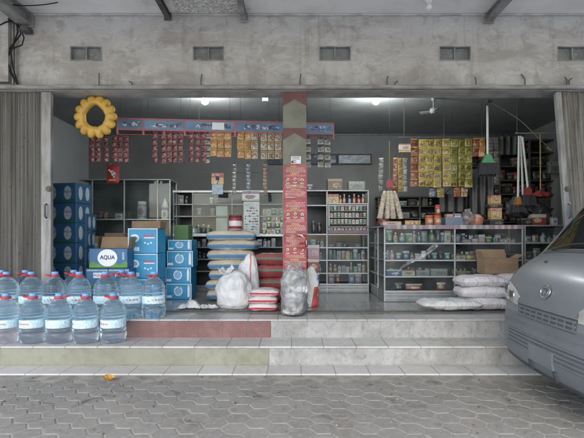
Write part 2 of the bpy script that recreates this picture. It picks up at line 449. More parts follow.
M_maroon_t = tile_mat('maroon_riser_tile', (.145, .066, .060), (.118, .056, .052), (.10, .056, .05), .27, .5, .03, 0, 'xz', .45, .005, dirt=(.20, .125, .112), dirtamt=.6, dscale=3)
M_floor = tile_mat('grey_glossy_floor_tile', (.26, .258, .25), (.215, .213, .207), (.055, .053, .05), .333, .333, -.16, .0, 'xy', .16, .007, dirt=(.14, .137, .13), dirtamt=.35, rvar=.12)
M_edge = tile_mat('pale_floor_edge_tile', (.43, .42, .40), (.34, .33, .315), (.10, .095, .09), .333, 2, -.16, 0, 'xy', .3, .006, dirt=(.22, .21, .19), dirtamt=.6)
xs = -.237
struct(MB().bb(XL, XR, YC, YR1 - .012, -.04, .010, 0, .004), 'tile_strip', [tile_mat('white_strip_tile', (.48, .47, .45), (.40, .39, .37), (.20, .19, .16), .333, 5, .09, 0, 'xy', .45, .008, dirt=(.30, .28, .25), dirtamt=.55)])
struct(MB().bb(XL, xs, YR1, YR2 + .05, -.02, S1 - .022).bb(xs + .002, XR, YR1 + .003, YR2 + .05, -.02, S1 - .022, 1), 'lower_step', [M_risl_t, M_risr])
struct(MB().bb(XL, XR, YR1 - .014, YR2 + .05, S1 - .02, S1, 0, .005), 'lower_step_tiles', M_tread)
struct(MB().bb(XL, xs, YR2, YF, S1 - .01, S2 - .020).bb(xs + .002, XR, YR2 - .004, YF, S1 - .01, S2 - .020, 1), 'upper_step', [M_maroon_t, M_risr])
struct(MB().bb(XL, XR, YR2 - .014, YR2 + .32, S2 - .018, S2, 0, .005), 'upper_step_tiles', M_edge)
struct(MB().bb(XL, XR, YR2 + .322, 9.3, S2 - .018, S2 - .002), 'shop_floor', M_floor)
struct(MB().bb(-2.9, 3.2, YF - .03, YF + .015, S2 - .004, S2 + .006, 0, .003).bb(-2.9, 3.2, YF + .05, YF + .085, S2 - .004, S2 + .006, 0, .003), 'floor_track', M_dsteel)

# ------------------------------------------------------------------ the shop building
ZL, ZS, ZCEIL, YB = 3.13, 4.09, 3.46, 9.0
XWL, XWR = -4.15, 4.75
bld = thing('shop_building', 'weathered grey single storey shop front with two wide openings, vents and a central pillar', 'shop building', (0, YF, 0))
wall = MB()
VENTS = [(70, 102), (192.5, 224), (319, 351), (439, 471), (557, 589)]
zv0, zv1 = Z(61, YF), Z(46, YF)
xc = [XL] + [X(p, YF) for v in VENTS for p in v] + [XR]
wall.bb(XL, XR, YF, YF + .25, ZL + .05, zv0).bb(XL, XR, YF, YF + .25, zv1, ZS)
for i in range(0, len(xc), 2): wall.bb(xc[i], xc[i + 1], YF, YF + .25, zv0, zv1)
wall.bb(XL, X(-2, YF), YF + .003, YF + .25, S2 - .01, ZL + .05).bb(3.78, XR, YF + .003, YF + .25, S2 - .01, ZL + .05)
fw = partw(wall, 'facade_wall', M_facade, bld)
# side pilaster at the left edge, with its pipes
partw(MB().bb(XL, X(8, 5.37), 5.37, YF - .002, ZL + .1, ZS - .002), 'pilaster', M_facade, bld)
for (a, b) in VENTS:
    x0, x1 = X(a, YF), X(b, YF); xm = (x0 + x1) / 2
    f = MB(); t = .014
    f.bb(x0, x1, YF - .004, YF + .07, zv1 - t, zv1 - .001).bb(x0, x1, YF - .004, YF + .07, zv0 + .001, zv0 + t)
    f.bb(x0 + .001, x0 + t, YF - .003, YF + .07, zv0 + t, zv1 - t).bb(x1 - t, x1 - .001, YF - .003, YF + .07, zv0 + t, zv1 - t)
    f.bb(xm - .006, xm + .006, YF + .01, YF + .07, zv0 + t, zv1 - t)
    fr = partw(f, 'vent', M_steel, bld)
    gl = MB().bb(x0 + t, xm - .006, YF + .05, YF + .06, zv0 + t, zv1 - t).bb(xm + .006, x1 - t, YF + .05, YF + .06, zv0 + t, zv1 - t)
    gl.bb(x0 + .002, x1 - .002, YF + .2, YF + .24, zv0 + .002, zv1 - .002, 1)
    random.seed(a)
    for _ in range(3):
        sx = random.uniform(x0 + .05, x1 - .09); sz = random.uniform(zv0 + .03, zv1 - .05)
        gl.bb(sx, sx + random.uniform(.02, .05), YF + .047, YF + .049, sz, sz + .012, 2)
    gl.v = [(q[0], q[1] - YF, q[2]) for q in gl.v]
    gl.build('louvre', [M_ventglass, M_black, M_pipe], fr)
led = MB().bb(XL, XR, YF - .10, YF - .001, Z(88.5, YF - .1), Z(84.5, YF - .1), 0, .012)
partw(led, 'lintel_ledge', M_ledge, bld)
partw(MB().bb(XL, XR, YF - .05, YF + .25, ZL + .005, Z(88.7, YF - .1) + .012, 0, .006), 'lintel_beam', M_whiteframe, bld)
for ja, jb in ((XL, X(-2, YF)), (3.80, XR)): partw(MB().bb(ja, jb, YF - .03, YF + .2, S2 - .001, ZL, 0, .01), 'door_jamb', M_facade, bld)
partw(MB().bb(XL, XR, -.6, YF + .25, ZS, ZS + .16), 'canopy', M_soffit, bld)
partw(MB().bb(XL, XR, YF - .03, YF - .001, ZS - .025, ZS - .001, 0, .008), 'cornice', M_whiteframe, bld)
partw(MB().bb(XL, XR, YF + .25, YB + .3, ZCEIL, ZCEIL + .1), 'ceiling', M_ceiling, bld)
partw(MB().bb(XWL - .15, XWR + .15, YB, YB + .15, S2 - .01, ZCEIL), 'back_wall', M_interior, bld)
partw(MB().bb(XWL - .15, XWL, YF + .25, YB, S2 - .01, ZCEIL), 'side_wall', mat('pale_side_wall_paint', (.50, .51, .52), (.40, .41, .42), .75, 1.2, bump=.1), bld)
partw(MB().bb(XWR, XWR + .15, YF + .25, YB, S2 - .01, ZCEIL), 'side_wall', M_interior, bld)
partw(MB().bb(XWL, XWR, YB - .03, YB - .001, ZCEIL - .03, ZCEIL - .001), 'ceiling_trim', M_alud, bld)
# pillar with painted chevrons
xp0, xp1 = X(283, YF), X(306.3, YF); pc = (xp0 + xp1) / 2; hw = (xp1 - xp0) / 2
M_pgreen = mat('faded_green_grey_paint', (.18, .18, .14), (.135, .135, .105), .75, 5, bump=.15)
M_pmar = mat('faded_maroon_paint', (.14, .062, .056), (.105, .05, .045), .75, 6, bump=.15)
M_pbase = mat('scuffed_pillar_base', (.30, .28, .25), (.19, .17, .15), .75, 6, bump=.2)
pm = MB()
def zz(py): return Z(py, YF)
edges = [(92, 106, 99.5), (128, 140, 133)]
# bands: full columns up to each band, chevron tops drawn as slim painted layers
pm.bb(xp0, xp1, YF, YF + .30, S2 - .001, zz(230), 2).bb(xp0, xp1, YF, YF + .30, zz(230), ZL + .005, 0)
for (a, b, tip) in edges:
    e = .0025
    pm.prism([(xp0 - e, zz(a)), (xp0 - e, zz(b)), (pc, zz(tip)), (xp1 + e, zz(b)), (xp1 + e, zz(a))], YF - e, YF + .002, 1)
    pm.bb(xp0 - e, xp0, YF + .002, YF + .3, zz(b), zz(a), 1).bb(xp1, xp1 + e, YF + .002, YF + .3, zz(b), zz(a), 1)
partw(pm, 'pillar', [M_pgreen, M_pmar, M_pbase], bld)
# iron hooks left standing in the ledge
for (px, y0, y1, lean) in ((99, 73, 84, 0), (132, 81, 85, -3), (201, 74, 84, 1), (300, 74, 84, 1), (387, 76, 84, 1), (395, 81, 84, 3), (476, 77, 83, -1), (525, 74, 84, -4), (567, 77, 83, -2), (569, 78, 83, 3)):
    Yh = YF - .03
    partw(MB().tube([P(px + lean, y0, Yh), P(px, (y0 + y1) / 2, Yh), P(px, y1 + 1.4, Yh)], .0065, 6), 'iron_hook', M_dsteel, bld)
# beams under the canopy
def beam(px, py0, py1, wpx, m, y0=-.55, y1=YF - .03):
    x0, x1 = X(px - wpx / 2, y1), X(px + wpx / 2, y1); zt, zb = ZS - .001, Z(py1, y1)
    b = MB().bb(x0, x1, y0, y1 - .012, zb, zb + .016, 0, .003).bb(x0, x1, y0, y1 - .012, zt - .018, zt, 0, .003).bb((x0 + x1) / 2 - .008, (x0 + x1) / 2 + .008, y0, y1 - .012, zb + .016, zt - .018)
    o = partw(b, 'canopy_beam', m, bld)
    pl = MB().bb(x0 - .015, x1 + .015, y1 - .012, y1, zb - .02, zt, 0, .003)
    pl.v = [(q[0], q[1] - YF, q[2]) for q in pl.v]; pl.build('end_plate', m, o)
beam(26, 16, 26, 13, M_steel); beam(168, 10, 19, 5, M_dsteel); beam(244, 10, 21, 5, M_steel); beam(489, 12, 22, 7, M_steel)
partw(MB().bb(X(22, 5.35), X(30, 5.35), 5.30, 5.42, Z(32, 5.35), Z(27, 5.35), 0, .006), 'junction_box', M_dsteel, bld)
for (px, r) in ((12.5, .012), (15.8, .010)):
    partw(MB().tube([P(px, 24, YF - .03), P(px + .3, 84, YF - .03)], r, 8), 'conduit_pipe', M_pipe, bld)
cab_pts = [[(18, 22), (21, 34), (10, 48), (6, 58), (9, 70), (17, 84)], [(20, 25), (24, 38), (22, 45), (11, 49), (7, 60), (12, 74), (18, 84)], [(8, 19), (13, 22), (19, 27), (26, 30)], [(0, 25), (6, 22), (12, 21)], [(17, 23), (18, 32), (14, 42), (11, 52), (13, 68), (18, 84)]]
for k, pts in enumerate(cab_pts):
    pp = [P(a, b, YF - .05 - .012 * k) for a, b in pts]
    partw(MB().tube(pp, .008, 6), 'cable', M_cable, bld)
partw(MB().tube([P(4 + 54 * t, 4 + 1.5 * math.sin(t * 3) - 4 * t * t + 2.2 * t, 5.15) for t in [i / 10 for i in range(11)]], .006, 6), 'cable', M_cable, bld)
# unlit lamp holder below the soffit
lh = thing('ceiling_lamp', 'unlit white bulb in a round holder under the outer canopy', 'lamp', P(429, 1, 5.1))
c = lh.location
zt = ZS
partw(MB().lathe([(.05, 0), (.055, -.02), (.035, -.035), (.03, -.06)], 16, (c.x, c.y, zt)), 'lamp_holder', M_white, lh)
partw(MB().lathe([(.014, -.06), (.03, -.075), (.036, -.10), (.028, -.125), (.004, -.137)], 16, (c.x, c.y, zt)), 'bulb', M_white, lh)

# lit bulbs inside
def emit(name, col, st):
    g = G(name); g.p(Base_Color=(.8, .8, .8), Emission_Color=col, Emission_Strength=st); return g.m
M_lit = emit('lit_bulb', (.93, 1, .98), 14); M_lit2 = emit('lit_panel', (.95, 1, 1), 1.6)
for px, lab, e in ((205, 'lit round bulb on the ceiling above the blue banner', 9), (376, 'lit round bulb on the ceiling right of the pillar', 12)):
    Yb = 6.5; x = X(px, Yb); zb = Z(101, Yb)
    t = thing('ceiling_bulb', lab, 'light bulb', (x, Yb, ZCEIL), group='lit bulbs on the shop ceiling')
    partw(MB().lathe([(.055, -.001), (.055, -.02), (.03, -.03), (.026, -.055)], 18, (x, Yb, ZCEIL)), 'lamp_holder', M_white, t)
    partw(MB().lathe([(.02, .055), (.044, .03), (.054, 0), (.044, -.034), (.015, -.053)], 18, (x, Yb, zb)), 'bulb', M_lit, t)
    ld = bpy.data.lights.new('bulb_light', 'POINT'); ld.energy = e; ld.shadow_soft_size = .06; ld.color = (.92, 1, .98)
    lo = bpy.data.objects.new('bulb_light', ld); COL.objects.link(lo); lo.location = (x, Yb - .0, zb - .12)
t = thing('ceiling_floodlight', 'small square lit floodlight hanging from a rod left of the pillar', 'floodlight', P(265, 96, 6.45))
partw(MB().bb(X(262, 6.45), X(268.5, 6.45), 6.44, 6.48, Z(101.5, 6.45), Z(96, 6.45), 0, .008), 'housing', M_white, t)
partw(MB().bb(X(262.8, 6.45), X(267.7, 6.45), 6.436, 6.4395, Z(100.7, 6.45), Z(96.9, 6.45)), 'lamp_panel', M_lit2, t)
partw(MB().tube([P(265, 96.2, 6.46), Vector((X(265, 6.46), 6.46, ZCEIL))], .008, 6), 'rod', M_cable, t)
# ceiling fan
t = thing('ceiling_fan', 'small dusty ceiling fan on a short rod at the upper right', 'ceiling fan', (X(433.5, 6.7), 6.7, ZCEIL))
c = t.location
partw(MB().tube([c, c - Vector((0, 0, .20))], .010, 8).lathe([(.035, 0), (.03, -.04), (.015, -.05)], 14, c), 'rod', M_pipe, t)
partw(MB().lathe([(.015, -.15), (.05, -.165), (.06, -.20), (.045, -.23), (.015, -.24)], 20, c), 'motor', M_pipe, t)
for k in range(3):
    a = R(35 + 120 * k); m = Matrix.Translation(c - Vector((0, 0, .21))) @ Matrix.Rotation(a, 4, 'Z') @ Matrix.Rotation(R(14), 4, 'X')
    partw(MB().bb(.05, .20, -.035, .035, -.003, .003, 0, .002, m), 'blade', M_pipe, t)

# ------------------------------------------------------------------ folding shutters
def shutter(name, label, x0, x1, post, zt, lean=0, n=20):
    t = thing(name, label, 'shutter', ((x0 + x1) / 2, YF + .05, S2))
    def sh(v): return (v[0] + lean * (zt - v[2]), v[1], v[2])
    m = MB(); rows = [S2 + .008, S2 + .7, S2 + 1.4, S2 + 2.1, zt]
    pts = []
    for i in range(2 * n + 1):
        x = x0 + (x1 - x0) * i / (2 * n); d = .042 if i % 2 else -.01
        pts.append((x, YF + .02 + d + .008 * math.sin(i * 1.7)))
    for k in range(len(pts) - 1):
        (a, ya), (b, yb) = pts[k], pts[k + 1]
        for r in range(len(rows) - 1):
            q = [(a, ya, rows[r]), (b, yb, rows[r]), (b, yb, rows[r + 1]), (a, ya, rows[r + 1])]
            q2 = [(x, y + .004, z) for x, y, z in q]
            m.add([sh(v) for v in q + q2], [(0, 1, 2, 3), (7, 6, 5, 4), (0, 4, 5, 1), (3, 2, 6, 7), (0, 3, 7, 4), (1, 5, 6, 2)])
    partw(m, 'folding_panel', M_shutter, t)
    px0, px1 = post
    pb = MB().bb(px0, px1, YF - .012, YF + .05, S2 + .006, zt, 0, .006)
    pb.v = [sh(v) for v in pb.v]
    po = partw(pb, 'end_post', mat('pale_worn_post_paint', (.27, .262, .248), (.15, .14, .126), .6, 4, stretch=(3, 1, .6), bump=.15), t)
    lf = (px0 + px1) / 2
    def sub(mb, nm_, mt):
        mb.v = [sh(v) for v in mb.v]; return partw(mb, nm_, mt, po)
    zh = Z(211, YF)
    sub(MB().tube([(lf + .01, YF - .012, zh + .09), (lf + .01, YF - .05, zh + .07), (lf + .01, YF - .05, zh - .07), (lf + .01, YF - .012, zh - .09)], .011, 8), 'handle', M_dsteel)
    sub(MB().bb(lf - .02, lf + .04, YF - .016, YF - .0125, zh - .11, zh + .11, 0, .002), 'handle_plate', M_alud)
    zk = Z(189, YF)
    circ = lambda r: [(px1 - .02 + r * math.cos(k * math.pi / 9), zk + r * math.sin(k * math.pi / 9)) for k in range(18)]
    sub(MB().prism(circ(.034), YF - .034, YF - .0125).prism(circ(.018), YF - .042, YF - .0345), 'lock', M_dsteel)
    return t
shutter('folding_shutter', 'folded grey metal shutter with pleats at the left edge of the shop', X(-2, YF), X(41.5, YF), (X(41.5, YF), X(51.3, YF)), ZL)
shutter('folding_shutter', 'folded leaning metal shutter at the right edge behind the silver van', X(561, YF), X(605, YF), (X(555.5, YF), X(561, YF)), ZL, .075, 16)
# ------------------------------------------------------------------ packaging colours
CLR = {
 'red': ((.36, .03, .03), (.62, .55, .5), (.65, .5, .12), (.10, .01, .01)),
 'blue': ((.03, .10, .32), (.5, .55, .6), (.55, .57, .6), (.02, .03, .12)),
 'green': ((.05, .20, .06), (.5, .52, .3), (.6, .5, .2), (.02, .07, .02)),
 'yellow': ((.58, .40, .05), (.5, .08, .04), (.6, .55, .4), (.25, .04, .02)),
 'white': ((.62, .61, .58), (.2, .25, .4), (.5, .12, .1), (.10, .10, .12)),
 'brown': ((.22, .13, .07), (.35, .25, .14), (.45, .38, .28), (.07, .04, .02)),
 'pink': ((.55, .26, .30), (.6, .55, .55), (.6, .5, .45), (.3, .05, .1)),
 'orange': ((.55, .17, .03), (.6, .5, .3), (.62, .58, .5), (.2, .04, .01)),
 'cream': ((.52, .47, .36), (.35, .1, .08), (.4, .3, .18), (.15, .08, .05)),
 'dark': ((.03, .03, .035), (.12, .1, .08), (.3, .26, .18), (.01, .01, .01)),
 'teal': ((.04, .24, .25), (.5, .55, .52), (.55, .55, .45), (.01, .06, .07)),
 'purple': ((.16, .06, .22), (.5, .45, .5), (.5, .45, .3), (.05, .01, .08)),
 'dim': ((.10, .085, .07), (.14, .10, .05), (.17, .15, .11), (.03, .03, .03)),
 'grey': ((.25, .26, .26), (.4, .4, .4), (.12, .13, .15), (.05, .05, .06)),
}
def PK(c): return pack('printed_' + c, *CLR[c])
M_card = mat('brown_cardboard', (.225, .152, .092), (.18, .122, .074), .85, 5, bump=.08)
M_cardi = mat('cardboard_inside', (.27, .19, .118), (.22, .15, .092), .9, 5)
M_bluebox = mat('deep_blue_carton', (.018, .095, .215), (.022, .11, .245), .5, 4)
M_navy = mat('navy_carton', (.024, .085, .17), (.028, .10, .20), .5, 4)
M_cyanbox = mat('bright_blue_carton', (.018, .25, .46), (.016, .21, .39), .5, 4)
M_paper = mat('white_print', (.66, .68, .69), (.60, .62, .64), .6, 6)
M_pgr = mat('green_print', (.10, .26, .05), (.06, .18, .04), .6, 12)
M_ink = mat('navy_print', (.012, .03, .12), (.012, .03, .10), .6, 6)
M_rink = mat('red_print', (.45, .035, .035), (.38, .03, .03), .6, 6)
M_greyprint = mat('grey_print', (.30, .36, .42), (.22, .27, .33), .6, 20)

def carton_shell(m, x0, x1, y0, y1, z0, z1, mi=0):
    m.bb(x0, x1, y0, y1, z0, z1, mi, .006)
# ---- bottles ------------------------------------------------------
def water_material():
    g = G('water_filled_clear_plastic')
    g.p(Base_Color=(.82, .935, 1.0), Roughness=.015, IOR=1.33, Transmission_Weight=1.0)
    g.bump(g.noise(g.coord('Object', (1, 1, 1), True), 11, 3, .5, .6), .5, .014)
    df = g.n('ShaderNodeBsdfTranslucent', {'Color': (.62, .82, .96)}); d2 = g.n('ShaderNodeBsdfDiffuse', {'Color': (.55, .77, .93)})
    m1 = g.n('ShaderNodeMixShader', {0: .5}); g.set(m1.inputs[1], df.outputs[0]); g.set(m1.inputs[2], d2.outputs[0])
    m2 = g.n('ShaderNodeMixShader', {0: .12}); g.set(m2.inputs[1], g.b.outputs[0]); g.set(m2.inputs[2], m1.outputs[0])
    g.set(g.out.inputs[0], m2.outputs[0]); return g.m
M_water = water_material()
def label_material():
    g = G('bottle_label'); v = g.coord('Object', (1, 1, 1)); x, y, z = g.xyz(v)
    ang = g.math('ARCTAN2', y, x)
    cb = g.n('ShaderNodeCombineXYZ', {0: g.math('MULTIPLY', ang, 5), 1: 0.0, 2: g.math('MULTIPLY', z, 40)})
    n = g.noise(cb.outputs[0], 1.2, 3); n2 = g.noise(cb.outputs[0], 3.2, 2)
    col = g.mix(g.ramp(n, .45, .6), (.62, .72, .76), (.38, .58, .66))
    col = g.mix(g.math('MULTIPLY', g.ramp(n2, .58, .64), .8), col, (.10, .26, .42))
    col = g.mix(g.ramp(g.noise(cb.outputs[0], .9, 2), .60, .64), col, (.26, .45, .20))
    g.p(Base_Color=col, Roughness=.35, Alpha=.92); return g.m
M_blabel = label_material()
M_cap = mat('light_blue_cap', (.16, .32, .58), (.13, .27, .5), .4, 8)
M_redpl = mat('red_plastic', (.50, .035, .045), (.42, .03, .04), .4, 8)
M_redtext = M_rink
def make_bottle(label, loc):
    t = thing('water_bottle', label, 'water bottle', loc, 0, 'large clear water bottles with red handles')
    prof = [(.03, .016), (.085, .004), (.108, 0), (.122, .010), (.130, .03), (.1335, .06), (.1335, .10), (.1265, .112), (.1335, .124), (.1335, .148), (.126, .158), (.129, .165), (.129, .255), (.126, .262), (.1335, .274), (.1335, .288), (.1265, .296), (.1335, .304), (.1325, .318), (.1255, .326), (.1305, .336), (.127, .352), (.1215, .360), (.121, .370), (.105, .40), (.084, .428), (.060, .452), (.042, .470), (.036, .482), (.036, .492)]
    fine = []
    for a, b in zip(prof, prof[1:]): fine += [a, ((a[0] + b[0]) / 2, (a[1] + b[1]) / 2)]
    fine.append(prof[-1])
    def mod(a, z):
        k = 1.0
        if z < .075: k -= .055 * (1 - z / .075) * (.5 + .5 * math.cos(8 * a))
        if .30 < z < .42: k -= .012 * (.5 + .5 * math.cos(12 * a))
        return k
    m = MB().lathe(fine, 48, mod=mod); m.build('bottle_body', M_water, t)
    lb = MB().lathe([(.1302, .168), (.1312, .172), (.1312, .248), (.1302, .252)], 40, closed=False); l = lb.build('label', M_blabel, t)
    def wrap(v):
        a = v[0] / .1316; return (.1318 * math.sin(a), -.1318 * math.cos(a), v[2])
    d = MB()
    d.text('Le Minerale', .020, 0, 0, .214, 0, fn=wrap)
    d.build('lettering', [M_redtext, M_ink], l)
    MB().lathe([(.034, .490), (.0375, .492), (.0375, .516), (.034, .523), (.012, .525)], 24, mod=lambda a, z: 1 + .012 * math.cos(24 * a) if z < .518 else 1).build('cap', M_cap, t)
    h = MB().lathe([(.038, .464), (.050, .467), (.050, .488), (.0365, .4895)], 24, closed=False)
    a = R(200)
    pts = [(.040 * math.cos(a - .6), .040 * math.sin(a - .6), .481)]
    for k in range(9):
        q = a - .5 + k / 8 * 1.0; rr = .046 + .056 * math.sin(math.pi * k / 8) ** .6
        pts.append((rr * math.cos(q), rr * math.sin(q), .481 + .012 * math.sin(math.pi * k / 8)))
    pts.append((.040 * math.cos(a + .6), .040 * math.sin(a + .6), .481))
    h.tube(pts, .0085, 8); h.build('handle', M_redpl, t)
    return t
rows = [('front row on the lower step', 4.735, S1, [6.5, 33, 59, 86.3, 113]),
        ('middle row on the shop floor', 5.10, S2, [7, 31.5, 55, 79.5, 105, 131, 154]),
        ('back row against the shutter and cartons', 5.385, S2, [1.5, 26, 73.8, 121.5])]
proto = None
random.seed(3)
for rn, Y, z, pxs in rows:
    for i, px in enumerate(pxs):
        lab = f'clear water bottle with blue cap, {place(i, len(pxs))} in the {rn}'
        loc = (X(px, Y), Y + random.uniform(-.012, .012), z)
        if proto is None: proto = make_bottle(lab, loc)
        else: dup(proto, loc, random.uniform(-1.2, 1.2) + (2.6 if i == 2 and z == S1 else 0) + (2.9 if i == 4 and Y > 5 else 0), lab)

# ---- pillows, sacks -------------------------------------------------
def pillow(m, w, d, h, seed=0, wr=.012, nu=30, nv=22, mi=0, c=(0, 0, 0), sag=0, pw=.42, scale=9):
    """a filled flat bag: two sheets meeting in a flattened seam, with wrinkles"""
    for sgn in (1, -1):
        def fn(u, v):
            a, b = 2 * u - 1, 2 * v - 1
            e = max(0, (1 - abs(a) ** 3.2)) ** pw * max(0, (1 - abs(b) ** 3.2)) ** pw
            x = a * w / 2 * (1 - .05 * abs(b) ** 2); y = b * d / 2 * (1 - .06 * abs(a) ** 2)
            n = nz3((x, y, sgn * .3), scale, seed) * wr + nz3((x, y, sgn), scale * 2.7, seed + 2) * wr * .5
            edge = min(1, 6 * min(1 - abs(a), 1 - abs(b)))
            z = sgn * (h / 2) * e + n * (edge * .9 + .1 * (sgn > 0) * 0) - sag * (a * a) * .5
            return (c[0] + x + n * .3, c[1] + y + n * .2, c[2] + h / 2 + z)
        m.grid(fn, nu, nv, mi)
    return m
def lump(m, prof, n=36, seed=0, amp=.03, c=(0, 0, 0), mi=0, sq=1.0, fold=.0, sy=1.0, lean=(0, 0), sc=6):
    zmax = max(z for r, z in prof)
    vs, fs = [], []
    for (r, z) in prof:
        for k in range(n):
            a = 2 * math.pi * k / n
            q = r * (1 + fold * math.sin(9 * a + 6 * nz3((0, 0, z), 4, seed)) * max(0, z / zmax) ** 1.5)
            x, y = q * math.cos(a), q * math.sin(a) * sy
            d = amp * (nz3((x, y, z), sc, seed) + .6 * nz3((x, y, z), sc * 2.6, seed + 5) + .35 * (abs(nz3((x, y, z), sc * 1.7, seed + 9)) - .2))
            k2 = min(1, r / .06)
            x += d * math.cos(a) * k2; y += d * math.sin(a) * k2
            t = z / zmax
            vs.append((c[0] + x + lean[0] * t * t, c[1] + y + lean[1] * t * t, c[2] + max(z + d * .4 * (0 < z), 0)))
    mm = len(prof)
    for i in range(mm - 1):
        for k in range(n): fs.append((i * n + k, i * n + (k + 1) % n, (i + 1) * n + (k + 1) % n, (i + 1) * n + k))
    fs.append(tuple(range(n))[::-1]); fs.append(tuple((mm - 1) * n + k for k in range(n)))
    return m.add(vs, fs, mi, True)
def dense(prof, k=4):
    o = []
    for a, b in zip(prof, prof[1:]):
        for i in range(k): o.append((a[0] + (b[0] - a[0]) * i / k, a[1] + (b[1] - a[1]) * i / k))
    return o + [prof[-1]]
def sack_mat(name, base, c2, bands=(), axis=2, rough=.55, wr=.5, print_=None, tr=0):
    """woven bag; bands = (lo, hi, colour) along a generated axis"""
    g = G(name); t = g.coord('Generated'); q = g.xyz(t)
    n = g.noise(g.coord('Object', (1, 1, 1), True), 7, 5)
    col = g.mix(g.ramp(n, .35, .7), base, c2)
    wob = g.math('MULTIPLY_ADD', g.math('SUBTRACT', n, .5), .12, q[axis])
    for lo, hi, cc in bands:
        k = g.math('MULTIPLY', g.math('GREATER_THAN', wob, lo), g.math('LESS_THAN', wob, hi)); col = g.mix(k, col, cc)
    if print_:
        pn = g.noise(g.coord('Object', (1, 1, 1), True), 11, 2)
        dx = g.math('SUBTRACT', q[0], .45); dy = g.math('SUBTRACT', q[1], .45)
        dd = g.math('ADD', g.math('MULTIPLY', dx, dx), g.math('MULTIPLY', dy, dy))
        col = g.mix(g.math('MULTIPLY', g.ramp(pn, .54, .58), g.math('LESS_THAN', dd, .06)), col, print_)
    g.p(Base_Color=col, Roughness=rough)
    w1 = g.noise(g.coord('Object', (1.0, 1.0, .55), True), 9, 4, .55, 2.2); weave = g.noise(g.coord('Object', (1, 1, 1), True), 120, 1)
    g.bump(g.math('MULTIPLY_ADD', weave, .06, w1), wr, .035); return g.m
M_rice = sack_mat('beige_rice_sack', (.44, .38, .29), (.36, .31, .24), [(.24, .54, (.085, .21, .36))], 2)
M_ricered = sack_mat('red_rice_sack', (.27, .05, .052), (.21, .042, .045), [(.55, .68, (.05, .17, .10)), (.93, 1.0, (.36, .31, .26))], 2)
M_wsack = sack_mat('white_woven_sack', (.55, .55, .545), (.46, .46, .46), wr=.7)
M_psack = sack_mat('pink_white_sack', (.52, .49, .465), (.45, .41, .395), [(.30, .52, (.52, .05, .09))], 2)
M_flour = sack_mat('white_flour_sack', (.58, .555, .56), (.49, .455, .465), wr=.75, print_=(.50, .46, .52))
M_flourg = sack_mat('white_sack_green_print', (.54, .54, .525), (.46, .46, .455), wr=.6, print_=(.14, .40, .08))

def sack_stack(label, n, xc, yc, w_, d_, h, m, name='rice_sack', group=None, z0=S2, squash=.96, jit=.02, seed=1, topk=1.0, pw=.42, rots=None):
    random.seed(seed); z = z0
    for i in range(n):
        mb = pillow(MB(), w_ * random.uniform(.95, 1.03), d_, h * 1.10 if i < n - 1 else h * topk, seed + i, .012, pw=pw, sag=.02)
        zs = [v[2] for v in mb.v]; lo = min(zs)
        mb.v = [(v[0], v[1], v[2] - lo) for v in mb.v]
        pos = 'top' if i == n - 1 else 'bottom' if i == 0 else ORD[i] + ' up'
        o = solo(mb, name, m, label.replace('#', pos), 'sack', (xc + random.uniform(-jit, jit), yc + random.uniform(-jit, jit), z), (rots[i] if rots else random.uniform(-.05, .05)), group)
        z += h * squash
    return z
ztop = sack_stack('beige rice sack with a blue stripe, # of its seven-high stack', 7, -.885, 6.62, .74, .46, .152, M_rice, pw=.27, jit=.03, group='blue striped rice sacks stacked beside the cabinet', seed=4, rots=[.04, -.09, .10, -.05, .08, -.11, .05])
t = thing('paint_tin', 'maroon and white printed tin with a lid on top of the rice sacks', 'tin', (X(235.5, 6.58), 6.58, ztop + .012))
c = t.location
prt = MB().lathe([(.095, 0), (.098, .004), (.098, .19), (.095, .195)], 28, c)
g = G('printed_tin'); z_ = g.xyz(g.coord('Generated'))[2]
colr = g.mix(g.math('LESS_THAN', z_, .12), g.mix(g.math('MULTIPLY', g.math('GREATER_THAN', z_, .32), g.math('LESS_THAN', z_, .72)), (.20, .03, .04), (.55, .5, .5)), (.3, .25, .25))
g.p(Base_Color=colr, Roughness=.35)
partw(prt, 'tin_body', g.m, t); partw(MB().lathe([(.102, .1955), (.102, .222), (.09, .226), (.02, .227)], 28, c), 'lid', mat('maroon_lid', (.14, .02, .03), (.11, .018, .025), .4, 6), t)
sack_stack('red green striped rice sack, # of the stack behind the pillar', 4, -.27, 6.45, .60, .42, .178, M_ricered, pw=.28, jit=.03, group='red and green rice sacks behind the pillar', seed=21)
sack_stack('small white and pink bag, # of the stack left of the pillar', 3, X(264.5, 5.55), 5.55, .39, .30, .097, M_psack, name='flour_bag', group='small white and pink bags left of the pillar', seed=31)
# big white sacks
s1 = lump(MB(), dense([(.19, 0), (.23, .05), (.24, .16), (.23, .28), (.20, .38), (.155, .45), (.09, .49), (.02, .505)], 4), 48, 3, .036, fold=.05, sy=.85, sc=4.2)
s1 = solo(s1, 'woven_sack', M_wsack, 'full bulging white woven sack in front of the rice stack', 'sack', (X(235, 5.82), 5.82, S2))
fl = MB().grid(lambda u, v: ((u - .5) * .20 + .03 * nz3((u, v, 0), 5, 3), (v - .5) * .18, .05 + .06 * nz3((u * 1.3, v * 1.3, .4), 3.1, 8) + .05 * (u - .5) ** 2 * 4), 18, 14)
fo = fl.build('sack_mouth', M_wsack, s1); fo.location = (-.10, -.02, .43); fo.rotation_euler = (.35, -.2, .3)
s2 = lump(MB(), dense([(.13, 0), (.155, .05), (.16, .2), (.15, .36), (.125, .50), (.085, .60), (.045, .66), (.012, .695)], 4), 44, 14, .032, fold=.08, sy=.7, lean=(.02, 0), sc=4)
g = G('white_sack_red_line'); q = g.xyz(g.coord('Object'))
n = g.noise(g.coord('Object'), 7, 5)
k = g.math('LESS_THAN', g.math('ABSOLUTE', g.math('ADD', g.math('MULTIPLY_ADD', g.math('SUBTRACT', n, .5), .05, q[0]), -.035)), .008)
k = g.math('MULTIPLY', k, g.math('GREATER_THAN', q[2], .25))
